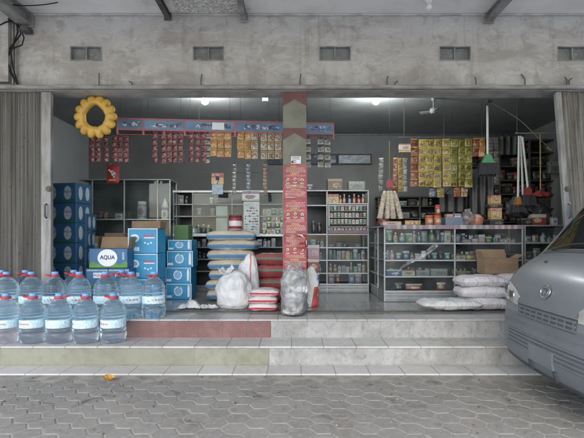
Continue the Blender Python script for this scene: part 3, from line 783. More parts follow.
g.p(Base_Color=g.mix(k, g.mix(g.ramp(n, .35, .7), (.60, .60, .60), (.50, .50, .505)), (.5, .12, .10)), Roughness=.5); g.bump(g.noise(g.coord('Object'), 13, 4, .6, 1.2), .7, .03)
solo(s2, 'woven_sack', g.m, 'upright pointed grey white sack with a thin red line', 'sack', (X(248.5, 6.08), 6.08, S2))
# crumpled plastic on the floor
cs = MB().grid(lambda u, v: ((u - .5) * .52 + .04 * nz3((u, v, 0), 4, 3), (v - .5) * .22 * (1.15 - .6 * u) + .03 * nz3((u, v, 1), 4, 5), .012 + (.085 * (1 - u) + .015) * abs(nz3((u, v, .2), 5, 11)) * 2.2 * min(1, 8 * min(u, 1 - u, v, 1 - v)) + .02 * abs(nz3((u, v, .9), 13, 12))), 46, 24)
solo(cs, 'plastic_sheet', mat('crumpled_grey_plastic', (.52, .52, .51), (.40, .40, .40), .4, 9, bump=.4), 'crumpled greyish white plastic sheet lying on the shop floor', 'plastic sheet', (X(199, 5.75), 5.75, S2 - .002), -.08)
# white bag with red edge right of the pillar
wb = lump(MB(), dense([(.075, 0), (.09, .05), (.095, .2), (.09, .34), (.07, .45), (.03, .52), (.01, .535)], 4), 32, 23, .035, sy=.8, sc=7)
g = G('white_red_bag'); q = g.xyz(g.coord('Object')); n = g.noise(g.coord('Object'), 8, 4)
k = g.math('MULTIPLY', g.math('GREATER_THAN', g.math('ADD', q[0], g.math('MULTIPLY', q[2], -.15)), .0), g.math('LESS_THAN', q[2], .27))
g.p(Base_Color=g.mix(k, (.62, .61, .57), (.46, .07, .06)), Roughness=.5); g.bump(g.noise(g.coord('Object'), 14, 4, .6, 1), .6, .03)
solo(wb, 'plastic_bag', g.m, 'white bag with a red lower edge just right of the pillar', 'bag', (X(311, 5.9), 5.9, S2))
# clear plastic jar at the foot of the pillar
def film(name, col, fac, rough=.12):
    g = G(name); g.nt.nodes.remove(g.b)
    tr = g.n('ShaderNodeBsdfTransparent', {'Color': (.93, .94, .94)}); gl = g.n('ShaderNodeBsdfGlossy', {'Roughness': rough, 'Color': (1, 1, 1)})
    df = g.n('ShaderNodeBsdfDiffuse', {'Color': col}); fr = g.n('ShaderNodeFresnel', {'IOR': 1.5})
    bp = g.n('ShaderNodeBump', {'Strength': .6, 'Distance': .02}); g.set(bp.inputs['Height'], g.noise(g.coord('Object', (1, 1, .5), True), 9, 4, .55, 2))
    for nd in (gl, df, fr): g.set(nd.inputs['Normal'], bp.outputs[0])
    m1 = g.n('ShaderNodeMixShader'); g.set(m1.inputs[0], g.math('MULTIPLY', g.ramp(g.noise(g.coord('Object', (1, 1, 1), True), 9, 4, .6, 1), .3, .75), fac)); g.set(m1.inputs[1], tr.outputs[0]); g.set(m1.inputs[2], df.outputs[0])
    m2 = g.n('ShaderNodeMixShader'); g.set(m2.inputs[0], g.math('MULTIPLY', fr.outputs[0], .9, clamp=True)); g.set(m2.inputs[1], m1.outputs[0]); g.set(m2.inputs[2], gl.outputs[0])
    g.set(g.out.inputs[0], m2.outputs[0]); return g.m
M_film = film('crinkled_clear_film', (.66, .67, .67), .24)
Yj = 5.2
t = thing('plastic_sack', 'clear crinkled plastic sack of small packets standing against the pillar foot', 'plastic sack', (X(294, Yj), Yj, S2))
lump(MB(), dense([(.11, 0), (.145, .03), (.155, .12), (.153, .28), (.148, .42), (.13, .50), (.09, .555), (.085, .60), (.11, .635)], 4), 40, 41, .03, sy=.85, sc=7).build('film', M_film, t)
random.seed(9)
inn = MB()
lump(inn, dense([(.09, .012), (.12, .04), (.125, .12), (.12, .18), (.10, .24), (.05, .27), (.01, .28)], 3), 26, 77, .06, sy=.8, sc=13)
inn.build('packets', mat('silver_packets', (.40, .40, .39), (.28, .25, .25), .5, 16, bump=.4, contrast=(.42, .6)), t)
# flour sacks on the right
fz = S2
sack_stack('white flour sack, # of the front three-high stack before the glass counter', 3, X(481, 5.72), 5.72, 0.60, .42, .148, M_flour, name='flour_sack', group='white flour sacks before the right counter', seed=51, rots=[.05, -.04, .07], pw=.27)
ztr = sack_stack('white flour sack, # of the stack behind the van nose', 3, X(517, 5.98), 5.98, .60, .44, .15, M_flour, name='flour_sack', group='white flour sacks before the right counter', seed=61, pw=.27)
fb = pillow(MB(), .76, .42, .125, 71, .022, pw=.36)
lo = min(v[2] for v in fb.v); fb.v = [(a, b, c_ - lo) for a, b, c_ in fb.v]
t = solo(fb, 'flour_sack', M_flourg, 'single flat white sack with green print lying on the floor', 'sack', (X(448, 5.62), 5.62, S2), .04)
MB().bb(-.03, .03, -.004, .004, -.03, .03, 0, .003).build('paper_tag', PK('yellow'), t).location = (.33, -.13, .075)

# ---- cartons ---------------------------------------------------------
def carton(name, label, x0, x1, y0, d, z0, z1, m, front=None, side=None, rz=0, group=None, lid=None, mats2=()):
    """closed carton: chamfered shell, tape seam, printed front given by a callback"""
    t = thing(name, label, 'carton', ((x0 + x1) / 2, y0, z0), rz, group)
    w_, h = x1 - x0, z1 - z0
    b = MB().bb(-w_ / 2, w_ / 2, 0, d, 0, h, 0, .006)
    if lid != 'open': b.bb(-w_ / 2 + .01, w_ / 2 - .01, d / 2 - .025, d / 2 + .025, h - .001, h + .001, 1)
    b.build('box', [m, M_card], t)
    if front:
        f = MB(); front(f, w_, h); o = f.build('printed_front', list(mats2), t)
    if lid == 'open':
        fl = MB()
        rot = Matrix.Translation((0, d, h)) @ Matrix.Rotation(R(-22), 4, 'X')
        fl.bb(-w_ / 2 + .004, w_ / 2 - .004, 0, .004, 0, .17, 0, .001, rot)
        fl.build('flap', M_cardi, t)
        rot = Matrix.Translation((w_ / 2, 0, h)) @ Matrix.Rotation(R(100), 4, 'Y')
        MB().bb(-.16, 0, .01, d - .01, 0, .004, 0, .001, rot).build('flap', M_cardi, t)
    return t
def oval_front(f, w_, h):
    for sx in (-.24, .24):
        f.disc(sx * w_, -.0015, h * .50, w_ * .12, h * .34, 0, 22)
        f.text('AQUA', h * .13, sx * w_, -.0032, h * .55, 1)
        f.bb(sx * w_ - w_ * .06, sx * w_ + w_ * .06, -.0032, -.0028, h * .34, h * .38, 2)
    f.prism([(-w_ * .49, .012), (-w_ * .49, h * .2), (-w_ * .3, h * .1), (-w_ * .1, h * .24), (w_ * .12, h * .12), (w_ * .3, h * .26), (w_ * .49, h * .12), (w_ * .49, .012)], -.0012, -.0003, 3)
OV = (mat('dim_white_print', (.42, .45, .48), (.36, .39, .42), .6, 6), M_ink, M_greyprint, mat('dark_green_print', (.02, .10, .06), (.02, .08, .05), .6, 8))
def sidewrap(t, w_, d, h, k=2):
    """the same ovals on the right-hand side of the carton"""
    f = MB()
    for sy in ([-.22, .22] if k == 2 else [0]):
        f.prism([(d * .5 + sy * d + d * .13 * math.cos(a * math.pi / 11), h * .5 + h * .34 * math.sin(a * math.pi / 11)) for a in range(22)], 0, .0012, 0)
    f.v = [(w_ / 2 + .0004 + v[1], v[0], v[2]) for v in f.v]
    f.build('printed_side', [OV[0]], t)
cols = [(X(60, 6.25), 6.25, 6, .2835, .50), (X(72.5, 6.46), 6.40, 5, .256, .46)]
for ci, (xc_, y0, n, h, w_) in enumerate(cols):
    for i in range(n):
        pos = 'top' if i == n - 1 else 'bottom' if i == 0 else ORD[i] + ' from the floor'
        tt = carton('water_carton', f"navy carton with white ovals, {pos} in the {('taller stack touching the shutter', 'lower stack further right')[ci]}", xc_ - w_ / 2, xc_ + w_ / 2, y0, .36, S2 + i * h, S2 + (i + 1) * h - .003, M_navy, oval_front, rz=R((-8, 3)[ci] + random.uniform(-1.5, 1.5)), group='navy water cartons stacked by the left shutter', mats2=OV)
        sidewrap(tt, w_, .36, h)
def big_aqua(f, w_, h):
    f.disc(-.02 * w_, -.0014, h * .52, w_ * .255, h * .44, 0, 30)
    f.text('AQUA', h * .25, -.02 * w_, -.0032, h * .53, 1, .95, bold=.035)
    f.prism([(-w_ * .495, .006), (-w_ * .495, h * .26), (-w_ * .38, h * .33), (-w_ * .26, h * .22), (-w_ * .14, h * .10), (w_ * .05, h * .08), (w_ * .2, h * .24), (w_ * .32, h * .20), (w_ * .43, h * .36), (w_ * .495, h * .28), (w_ * .495, .006)], -.0028, -.0008, 2)
    f.prism([(w_ * .36, h * .42), (w_ * .36, h * .75), (w_ * .39, h * .84), (w_ * .42, h * .75), (w_ * .42, h * .42)], -.0022, -.0004, 3)
def tag_aqua(f, w_, h):
    f.bb(-.10 * w_ - .02, .28 * w_, -.0014, -.0002, h * .50, h * .78, 0)
    f.text('AQUA', h * .16, .08 * w_, -.0032, h * .64, 1)
    f.prism([(-w_ * .49, .012), (-w_ * .49, h * .28), (-w_ * .2, h * .16), (w_ * .1, h * .32), (w_ * .3, h * .22), (w_ * .49, h * .34), (w_ * .49, .012)], -.0012, -.0003, 2)
    f.bb(-.49 * w_, .49 * w_, -.0012, -.0003, h * .86, h * .93, 3)
AQ = (M_paper, M_ink, M_pgr, M_greyprint)
Ya = 5.86; xa, xb = X(89, Ya), X(127.5, Ya)
carton('water_carton', 'open blue carton lettered AQUA with green hills and a raised brown flap', xa, xb, Ya, .34, Z(268, Ya) + .0, Z(248.5, Ya), M_bluebox, big_aqua, group='blue lettered water cartons', lid='open', mats2=AQ)
zt_, xm = Z(268, Ya) - .004, (xa + xb) / 2 + .01
for r in range(2):
    z1 = zt_ - r * (zt_ - S2) / 2; z0 = zt_ - (r + 1) * (zt_ - S2) / 2 + .002
    for k, (u, v) in enumerate(((xa - .03, xm - .004), (xm, xb + .03))):
        carton('water_carton', f"blue carton tagged AQUA, {('left', 'right')[k]} one of the {('upper', 'floor')[r]} pair beneath the open carton", u, v, Ya - .02, .36, z0, z1, M_bluebox, tag_aqua, group='blue lettered water cartons', mats2=AQ)
def cup_front(kind):
    def fn(f, w_, h):
        if kind == 'script':
            f.disc(-w_ * .27, -.0014, h * .60, w_ * .15, h * .16, 0, 24); f.disc(-w_ * .27, -.0024, h * .60, w_ * .10, h * .09, 3, 18)
            f.text('Amidis', h * .12, w_ * .20, -.0016, h * .72, 1, 1.0); f.bb(w_ * .04, w_ * .40, -.0014, -.0003, h * .60, h * .64, 0)
            for k in range(3): f.disc(w_ * (.08 + .1 * k), -.0014, h * (.42 - .04 * (k % 2)), w_ * .035, h * .035, 0, 10)
            f.bb(-w_ * .44, -w_ * .12, -.0014, -.0003, h * .10, h * .25, 0)
            for k in range(3): f.bb(-w_ * .42, -w_ * .16, -.0022, -.0015, h * (.125 + .04 * k), h * (.14 + .04 * k), 3)
        else:
            f.disc(-w_ * .02, -.0014, h * .52, w_ * .17, h * .30, 0, 26); f.disc(-w_ * .02, -.0024, h * .52, w_ * .13, h * .22, 3, 22)
            f.text('aqua', h * .12, -w_ * .02, -.0034, h * .52, 1, 1.3)
            f.disc(w_ * .02, -.0028, h * .80, w_ * .045, h * .06, 2, 12)
            f.prism([(w_ * .34, h * .16), (w_ * .34, h * .70), (w_ * .365, h * .90), (w_ * .405, h * .90), (w_ * .43, h * .70), (w_ * .43, h * .16)], -.0014, -.0003, 0)
            for k in range(9): f.disc(w_ * (-.36 + .075 * (k * 5 % 9)), -.0014, h * (.25 + .06 * (k * 7 % 9)), w_ * .009, h * .014, 0, 8)
            f.bb(-w_ * .46, -w_ * .27, -.0014, -.0003, h * .12, h * .26, 0)
        f.bb(-w_ * .497, w_ * .497, -.0010, -.0002, h - .014, h - .004, 0); f.bb(-w_ * .497, -w_ * .475, -.0010, -.0002, .006, h - .015, 0); f.bb(w_ * .475, w_ * .497, -.0010, -.0002, .006, h - .015, 0)
    return fn
CP = (M_paper, M_rink, M_pgr, mat('pale_blue_print', (.20, .42, .62), (.16, .36, .55), .6, 8))
Yb_ = 6.1
for i in range(3):
    carton('drink_carton', f"bright blue carton with red script, {('bottom', 'middle', 'top')[i]} of the three-high stack", X(128, Yb_), X(157.5, Yb_), Yb_, .40, S2 + .352 * i, S2 + .352 * (i + 1) - .003, M_cyanbox, cup_front('script'), rz=R(random.uniform(-1, 1)), group='bright blue drink cartons with red script', mats2=CP)
zz_ = S2 + .352 * 3
t = thing('cardboard_tray', 'brown open cardboard tray on top of the red script cartons', 'cardboard tray', (X(146, 6.2), 6.2, zz_))
w_ = .40
bt = MB().bb(-w_ / 2, w_ / 2, 0, .30, 0, .006).bb(-w_ / 2, w_ / 2, 0, .005, .006, .10).bb(-w_ / 2, w_ / 2, .295, .30, .006, .11).bb(-w_ / 2, -w_ / 2 + .005, .005, .295, .006, .10).bb(w_ / 2 - .005, w_ / 2, .005, .295, .006, .10)
bt.build('tray', M_card, t)
for i in range(3):
    carton('drink_carton', f"bright blue carton, {('bottom', 'middle', 'top')[i]} of the half hidden stack behind the red script cartons", X(147, 6.6), X(164.5, 6.6), 6.62, .36, S2 + .32 * i, S2 + .32 * (i + 1) - .003, M_cyanbox, cup_front('round'), group='bright blue drink cartons behind', mats2=CP)
Yc_ = 6.6; zc_ = S2
for i, (h, a, b) in enumerate(((.242, 166, 191.5), (.242, 165.5, 191), (.248, 167, 192.8), (.165, 168, 191.5))):
    carton('drink_carton', f"bright blue carton with a round picture, {('bottom', 'second', 'third', 'top small')[i]} of the stack under the green box", X(a, Yc_), X(b, Yc_), Yc_, .36, zc_, zc_ + h - .003, M_cyanbox, cup_front('round'), rz=R(random.uniform(-1.5, 1.5)), group='bright blue drink cartons with round pictures', mats2=CP)
    zc_ += h
M_gbox = mat('dull_green_box', (.05, .13, .035), (.04, .105, .03), .6, 6)
carton('green_box', 'plain dull green box on top of the round picture cartons', X(173.5, Yc_), X(188, Yc_), Yc_ + .03, .28, zc_, Z(225, Yc_), M_gbox)
carton('brown_carton', 'small plain brown carton on the lower navy stack', X(75, 6.5), X(84, 6.5), 6.5, .2, S2 + 5 * .256, S2 + 5 * .256 + .13, M_card)
def plainlogo(f, w_, h):
    f.disc(.05, -.0014, h * .86, w_ * .30, h * .05, 0, 20); f.text('AQUA', h * .035, .05, -.003, h * .86, 1)
carton('brown_carton', 'tall brown carton with a small blue label between blue cartons', X(82.5, 6.7), X(97, 6.7), 6.72, .3, S2, Z(236, 6.7), M_card, plainlogo, mats2=(mat('dull_blue_print', (.10, .2, .32), (.08, .16, .27), .6, 8), M_paper))
carton('brown_carton', 'brown carton standing behind the open lettered carton', X(104, 6.75), X(124, 6.75), 6.76, .3, S2, Z(233, 6.75), M_card)
# open brown carton on the flour sacks
Yo = 6.0
x0, x1 = X(485, Yo), X(519.5, Yo); w_, d, h = x1 - x0, .22, .205
t = thing('open_carton', 'open brown carton with faint printing resting on the flour sacks', 'carton', ((x0 + x1) / 2 - .02, Yo - .02, ztr + .002), R(3))
b = MB().bb(-w_ / 2, w_ / 2, 0, .005, 0, h).bb(-w_ / 2, w_ / 2, d - .005, d, 0, h).bb(-w_ / 2, -w_ / 2 + .005, .005, d - .005, 0, h).bb(w_ / 2 - .005, w_ / 2, .005, d - .005, 0, h).bb(-w_ / 2, w_ / 2, 0, d, -.004, 0)
b.build('box', M_card, t)
f = MB().bb(-.17, .19, -.0012, -.0002, .055, .06).bb(-.17, .19, -.0012, -.0002, .125, .13).bb(-.17, -.165, -.0012, -.0002, .06, .125).bb(.185, .19, -.0012, -.0002, .06, .125)

for k in range(9): f.bb(-.145 + .034 * k, -.145 + .034 * k + .007, -.0012, -.0002, .072, .112).bb(-.145 + .034 * k + .007, -.145 + .034 * k + .02, -.0012, -.0002, (.072, .105, .088)[k % 3], (.079, .112, .095)[k % 3])
f.build('print', mat('faded_brown_print', (.17, .10, .055), (.15, .09, .05), .8, 8), t)
M2 = Matrix.Translation((0, d, h)) @ Matrix.Rotation(R(-8), 4, 'X'); MB().bb(-w_ / 2, w_ / 2 - .06, 0, .004, 0, .12, 0, .001, M2).build('flap', M_cardi, t)
M2 = Matrix.Translation((-w_ / 2, 0, h)) @ Matrix.Rotation(R(-20), 4, 'Y'); MB().bb(0, .004, .01, d - .01, 0, .11, 0, .001, M2).build('flap', M_cardi, t)
M2 = Matrix.Translation((w_ / 2, 0, h)) @ Matrix.Rotation(R(62), 4, 'Y'); MB().bb(-.004, 0, .01, d - .01, 0, .11, 0, .001, M2).build('flap', M_cardi, t)
# ------------------------------------------------------------------ posters and papers on the pillar
def poster(label, y0, y1, xoff=0, worn=0, fold=0, tilt=0):
    Yp = YF - .006
    x0, x1 = X(283.2, YF), X(306.8, YF); w_ = x1 - x0; z0, z1 = Z(y1, YF), Z(y0, YF); h = z1 - z0
    t = thing('promotion_poster', label, 'poster', ((x0 + x1) / 2 + xoff, Yp, z0), group='red promotion posters on the pillar')
    t.rotation_euler = (0, R(tilt), 0)
    def bend(v):
        x, y, z = v
        k = .012 * math.sin(z * 17 + 1) * (x / w_) + .004 * nz3((x, 0, z), 12, y0)
        if fold:
            e = max(0, (x / w_ + .5) - .45) * max(0, z / h - .55); k += e * .42
        return (x, y - abs(k) , z)
    m = MB().grid(lambda u, v: bend(((u - .5) * w_, 0, v * h)), 14, 18).grid(lambda u, v: bend(((u - .5) * w_, .0012, v * h)), 14, 18, 1)
    m.build('sheet', [M_postred, M_paper], t)
    f = MB()
    def bar(cx, cz, bw, bh, mi):
        n = 6
        for i in range(n):
            a, b = cx - bw / 2 + bw * i / n, cx - bw / 2 + bw * (i + 1) / n
            f.add([bend(q) for q in ((a, -.0016, cz - bh / 2), (b, -.0016, cz - bh / 2), (b, -.0016, cz + bh / 2), (a, -.0016, cz + bh / 2))], [(0, 1, 2, 3)], mi)
    fn = lambda v: bend((v[0], -.002, v[2]))
    S = h / .40
    def dashes(cz, bh, mi, lo=.008, hi=.028, m_=.43):
        x = -w_ * random.uniform(m_ - .08, m_)
        while x < w_ * (m_ - .04):
            l = random.uniform(lo, hi); bar(min(x + l / 2, w_ * m_), cz, l, bh, mi); x += l + random.uniform(.004, .008)
    random.seed(int(y0))
    f.text('LEBIH', h * .045, -.02, 0, h * .945, 0, fn=fn)
    for k in range(4): dashes(h * (.895 - .036 * k), h * .016, (1, 0, 1, 1)[k])
    f.text('LEBAT', h * .062, 0, 0, h * .735, 0, 1.1, fn=fn, bold=.03)
    for k in range(2): dashes(h * (.685 - .03 * k), h * .012, (1, 0)[k])
    for k in (-1, 0, 1):
        cx = k * w_ * .30; cz = h * (.545 + (.02 if k == 0 else 0))
        for rr, mi_, yo, n_ in ((.028, 2, -.0017, 14), (.021, 3, -.0024, 9), (.010, 2, -.0030, 6)):
            q = [bend((cx + rr * (1 + .2 * math.sin(3 * a + k)) * math.cos(a * 2 * math.pi / n_), yo, cz + (.004 if mi_ == 3 else 0) + rr * math.sin(a * 2 * math.pi / n_))) for a in range(n_)]
            f.add(q, [tuple(range(n_))], mi_)
        bar(cx, cz - .036, .05, h * .022, 1); bar(cx, cz - .048, .036, h * .014, 0)
    for k in range(3): dashes(h * (.40 - .034 * k), h * .016, (1, 1, 0)[k])
    f.text('SPESIAL', h * .052, 0, 0, h * .275, 0, 1.1, fn=fn, bold=.03)
    for k in range(5): dashes(h * (.225 - .034 * k), h * .016, (1, 0, 1, 1, 0)[k])
    bar(-w_ * .2, h * .045, w_ * .4, h * .02, 1)
    if worn:
        for k in range(26): bar(random.uniform(-.42, .42) * w_, h * random.uniform(.08, .62), random.uniform(.01, .05), h * random.uniform(.008, .03), random.choice((1, 3, 4, 4)))
    f.build('print', [M_pyel, M_pwhite, M_pdark, M_pface, M_pink], t)
    if fold:
        c = MB().add([bend(q) for q in ((w_ * .08, -.003, h * .995), (w_ * .49, -.003, h * .70), (w_ * .49, -.003, h * .80), (w_ * .3, -.006, h * .985))], [(0, 1, 2, 3)])
        c.build('curled_corner', M_paper, t)
    return t
M_postred = mat('red_poster_paper', (.30, .035, .045), (.21, .028, .036), .45, 9, contrast=(.4, .65))
M_pyel = mat('yellow_print', (.50, .35, .11), (.42, .26, .09), .5, 9); M_pwhite = mat('white_poster_print', (.50, .43, .42), (.42, .30, .29), .5, 9)
M_pdark = mat('maroon_poster_print', (.13, .02, .025), (.1, .02, .02), .5, 9); M_pface = mat('pale_poster_print', (.55, .42, .30), (.5, .3, .2), .5, 40)
M_pink = mat('faded_pink_print', (.42, .17, .18), (.36, .12, .13), .6, 20)
poster('red poster with the pinkish worn face, topmost on the pillar', 164.5, 199, worn=1)
poster('red poster in the middle of the pillar with its upper part covered', 199.3, 233.5, xoff=.006, tilt=-.7)
poster('red poster with a curled torn corner, lowest on the pillar', 234.2, 269.5, fold=1, xoff=-.004, tilt=.6)
lbl = MB().bb(-.06, .06, 0, .001, -.045, .045)
random.seed(2)
for k in range(4): lbl.bb(-.05, -.05 + random.uniform(.05, .1), -.0012, -.0002, .028 - .02 * k, .036 - .02 * k, 1)
lbl.bb(-.058, -.03, -.0012, -.0002, -.04, -.01, 2)
solo(lbl, 'paper_notice', [M_paper, M_pdark, M_rink], 'small white printed notice above the red posters', 'notice', P(296, 160, YF - .003))

# ------------------------------------------------------------------ sachets and their hanging rack
def rack_panel_material():
    g = G('blue_printed_header'); q = g.xyz(g.coord('Generated')); v = g.coord('Object', (1, 1, 1), True)
    n = g.noise(g.coord('Object', (9, 1, 14), True), 1.4, 3); n2 = g.noise(v, 3, 3)
    col = g.mix(g.ramp(n2, .35, .65), (.07, .14, .26), (.11, .22, .36))
    k = g.math('MULTIPLY', g.math('LESS_THAN', g.math('ABSOLUTE', g.math('SUBTRACT', q[2], .5)), .26), g.math('LESS_THAN', g.math('ABSOLUTE', g.math('SUBTRACT', q[0], .55)), .38))
    col = g.mix(g.math('MULTIPLY', k, g.ramp(n, .5, .56)), col, (.05, .04, .06))
    col = g.mix(g.math('MULTIPLY', k, g.ramp(g.noise(g.coord('Object', (14, 1, 18), True), 1.3, 2), .58, .63)), col, (.48, .46, .46))
    g.p(Base_Color=col, Roughness=.45); return g.m
M_header = rack_panel_material()
M_pinkred = mat('pinkish_red_frame', (.36, .10, .10), (.28, .08, .082), .45, 8)
def yl(px): # the row of racks runs slightly away from the camera to the right
    return 6.15 + (px - 118) / (334 - 118) * .3
def pyl(px): return 124 + (px - 118) / 216 * 5
for i, (a, b) in enumerate(((118, 143), (144, 184.5), (185.5, 234.5), (235.5, 284), (304, 333.5))):
    Ym = yl((a + b) / 2); x0, x1 = X(a, Ym), X(b, Ym); zc = Z(pyl((a + b) / 2), Ym); w_ = x1 - x0
    names = ('short piece behind the yellow ring', 'second from the left', 'third from the left with a white patch', 'just left of the pillar', 'right of the pillar')
    t = thing('sachet_rack', f'blue printed header in a red frame, {names[i]}', 'hanging rack', (x0 + w_ / 2, Ym, zc), -math.atan(.3 / (216 * 6.3 / F)) * -1, 'blue and red sachet racks across the openings')
    h = .128; fr = MB()
    fr.bb(-w_ / 2, w_ / 2, -.012, .012, h / 2, h / 2 + .022).bb(-w_ / 2, w_ / 2, -.012, .012, -h / 2 - .022, -h / 2)
    for s in (-1, 1): fr.bb(s * w_ / 2 - .011, s * w_ / 2 + .011, -.013, .013, -h / 2 - .085, h / 2 + .021)
    if w_ > .5: fr.bb(-.010, .010, -.013, .013, -h / 2 - .085, -h / 2 - .023)
    fr.tube([(-w_ / 2, 0, -h / 2 - .08), (w_ / 2, 0, -h / 2 - .08)], .006, 6)
    fr.build('frame', M_pinkred, t)
    for s in (-.4, .4): MB().tube([(s * w_, 0, h / 2 + .02), (s * w_, .02, ZCEIL - zc)], .0018, 5).build('hanger', M_cable, t)
    MB().bb(-w_ / 2 + .011, w_ / 2 - .011, -.008, .004, -h / 2, h / 2).build('header_panel', M_header, t)
    if i == 2:
        f = MB().bb(.03, .20, -.0095, -.0083, -.05, .05); f.build('price_card', M_paper, t)

SACH = {
 'maroon': pack('sachet_maroon', (.19, .018, .024), (.09, .012, .015), (.46, .34, .29), (.05, .008, .01), .3, .80, .26, 1),
 'orange': pack('sachet_orange', (.52, .27, .05), (.5, .33, .13), (.62, .52, .32), (.28, .06, .02), .3, .80, .36, 1),
 'cream': pack('sachet_cream', (.55, .50, .38), (.50, .28, .05), (.6, .58, .5), (.12, .05, .03), .3, .74, .40),
 'black': pack('sachet_black_cream', (.46, .44, .36), (.08, .08, .07), (.10, .09, .07), (.5, .48, .4), .3, .6, .38),
 'yellow': pack('sachet_yellow', (.55, .40, .025), (.46, .36, .03), (.20, .10, .03), (.5, .42, .2), .3, .80, .36, 1),
 'yellowgreen': pack('sachet_yellow_green', (.48, .40, .03), (.14, .24, .04), (.18, .12, .04), (.42, .38, .2), .3, .80, .36, 1),
 'yellowred': pack('sachet_yellow_red', (.36, .07, .04), (.44, .33, .05), (.42, .34, .16), (.2, .03, .02), .3, .78, .36, 1),
 'grey': pack('sachet_grey', (.12, .12, .12), (.3, .3, .28), (.28, .26, .22), (.03, .03, .03), .3, .74, .4),
 'blue': pack('sachet_blue', (.05, .12, .26), (.3, .33, .36), (.36, .4, .4), (.02, .03, .08), .3, .74, .4),
 'redd': pack('sachet_red', (.28, .03, .03), (.4, .3, .2), (.4, .3, .12), (.05, .01, .01), .3, .74, .4),
}
def sachet_mat(name, base, band, pic, pale):
    g = G('printed_sachet_' + name); x, y, z = g.xyz(g.coord('Generated')); rn = g.n('ShaderNodeObjectInfo').outputs['Random']
    n1 = g.noise(g.coord('Generated', (4.5, 1, 4), True), 1.0, 3); n2 = g.noise(g.coord('Generated', (9, 1, 14), True), 1.0, 1)
    wx = g.math('ABSOLUTE', g.math('SUBTRACT', x, .5)); wz = g.math('ABSOLUTE', g.math('SUBTRACT', z, .40))
    inp = g.math('MULTIPLY', g.math('LESS_THAN', g.math('MULTIPLY_ADD', n1, .18, wx), .44), g.math('LESS_THAN', g.math('MULTIPLY_ADD', n1, .15, wz), .34))
    col = g.mix(g.math('GREATER_THAN', z, .86), base, band)
    col = g.mix(inp, col, g.mix(g.ramp(n1, .50, .60), pic, pale))
    ttl = g.math('MULTIPLY', g.math('MULTIPLY', g.math('GREATER_THAN', z, .70), g.math('LESS_THAN', z, .84)), g.math('GREATER_THAN', n2, .47))
    col = g.mix(ttl, col, pic)
    col = g.mix(g.math('GREATER_THAN', wx, .465), col, tuple(q * .4 for q in base))
    col = g.mix(g.math('LESS_THAN', z, .035), col, tuple(q * .3 for q in base))
    col = g.mix(g.math('MULTIPLY', rn, .25), col, tuple(q * .5 for q in base))
    g.p(Base_Color=col, Roughness=.32); g.bump(g.noise(g.coord('Object', (1, 1, 1), True), 45, 2), .2); return g.m
SACH.update(maroon=sachet_mat('maroon', (.15, .018, .022), (.28, .10, .09), (.05, .008, .01), (.34, .22, .18)), orange=sachet_mat('orange', (.42, .22, .045), (.36, .26, .12), (.30, .12, .03), (.46, .38, .24)),
  cream=sachet_mat('cream', (.40, .35, .24), (.40, .22, .05), (.16, .07, .04), (.46, .44, .38)), yellow=sachet_mat('yellow', (.37, .27, .028), (.30, .25, .04), (.085, .042, .018), (.30, .23, .12)),
  yellowgreen=sachet_mat('yellow_green', (.33, .28, .03), (.10, .17, .035), (.07, .055, .02), (.25, .23, .12)), yellowred=sachet_mat('red_yellow', (.28, .05, .03), (.36, .27, .04), (.10, .02, .015), (.34, .26, .12)))
_SM = {}
def sachet_mesh(w_, h):
    k = (round(w_, 3), round(h, 3))
    if k not in _SM:
        m = MB()
        for s in (-1, 1):
            m.grid(lambda u, v: ((u - .5) * w_, s * .009 * (math.sin(math.pi * u) * math.sin(math.pi * min(1, max(0, (v - .08) / .84)))) ** .6 + s * .0006 + .002 * math.sin(9 * v + 4 * u), -(v) * h), 8, 9)
        o = m.build('sachet', SACH['grey']); _SM[k] = o.data; bpy.data.objects.remove(o)
    return _SM[k]
_SMM = {}
def strip(label, group, px, py0, py1, n, Y, col, wpx, seed=0):
    w_ = wpx * Y / F; x = X(px, Y); z1, z0 = Z(py0, Y), Z(py1, Y); h = (z1 - z0) / n
    t = thing('sachet_strip', label, 'sachet strip', (x, Y, z1), group=group)
    t.rotation_euler = (0, random.uniform(-.02, .02), random.uniform(-.15, .15))
    key = (col, round(w_, 3), round(h, 3))
    if key not in _SMM:
        me = sachet_mesh(w_, h * .985).copy(); me.materials.clear(); me.materials.append(SACH[col]); _SMM[key] = me
    for k in range(n):
        o = bpy.data.objects.new('sachet', _SMM[key]); COL.objects.link(o); o.parent = t
        o.location = (random.uniform(-.004, .004), random.uniform(-.006, .004), -k * h); o.rotation_euler = (random.uniform(-.1, .1), random.uniform(-.03, .03), random.uniform(-.2, .2))
    MB().tube([(0, .004, .05), (0, .002, 0)], .0025, 5).build('hanger', M_cable, t)
random.seed(77)
def cluster(name, pxs, py0, py1, n, col, wpx, word, yoff=.0, Yfix=None):
    for i, px in enumerate(pxs):
        c = col[i] if isinstance(col, list) else col
        cw = word[i] if isinstance(word, list) else word
        strip(f'{cw} sachet strip, {place(i, len(pxs))} of the {name}', 'sachet strips: ' + name, px, py0 + random.uniform(-.5, .5), py1 + random.uniform(-.6, .6), n, (Yfix or yl(px)) + yoff, c, wpx)
cluster('group under the yellow ring', [92, 98.5, 106.5, 115, 120.5, 126.5], 136, 162.5, 5, 'maroon', 5.0, 'maroon')
cluster('maroon group between ring and lamp', [155.5, 164, 169.5, 175, 181], 132, 163, 5, 'maroon', 5.0, 'maroon')
cluster('mixed group below the left lamp', [191.5, 198, 203.5, 207.5], 132, 162.5, 5, ['maroon', 'maroon', 'maroon', 'black'], 4.8, ['maroon', 'maroon', 'maroon', 'dark'])
cluster('orange group below the white patch', [213.5, 220.5, 228], 131.5, 156.8, 3, 'orange', 7.2, 'orange')
cluster('orange and cream group', [240.5, 247.5, 254.5], 131.5, 158.8, 3, ['orange', 'orange', 'cream'], 6.8, ['orange', 'orange', 'cream'])
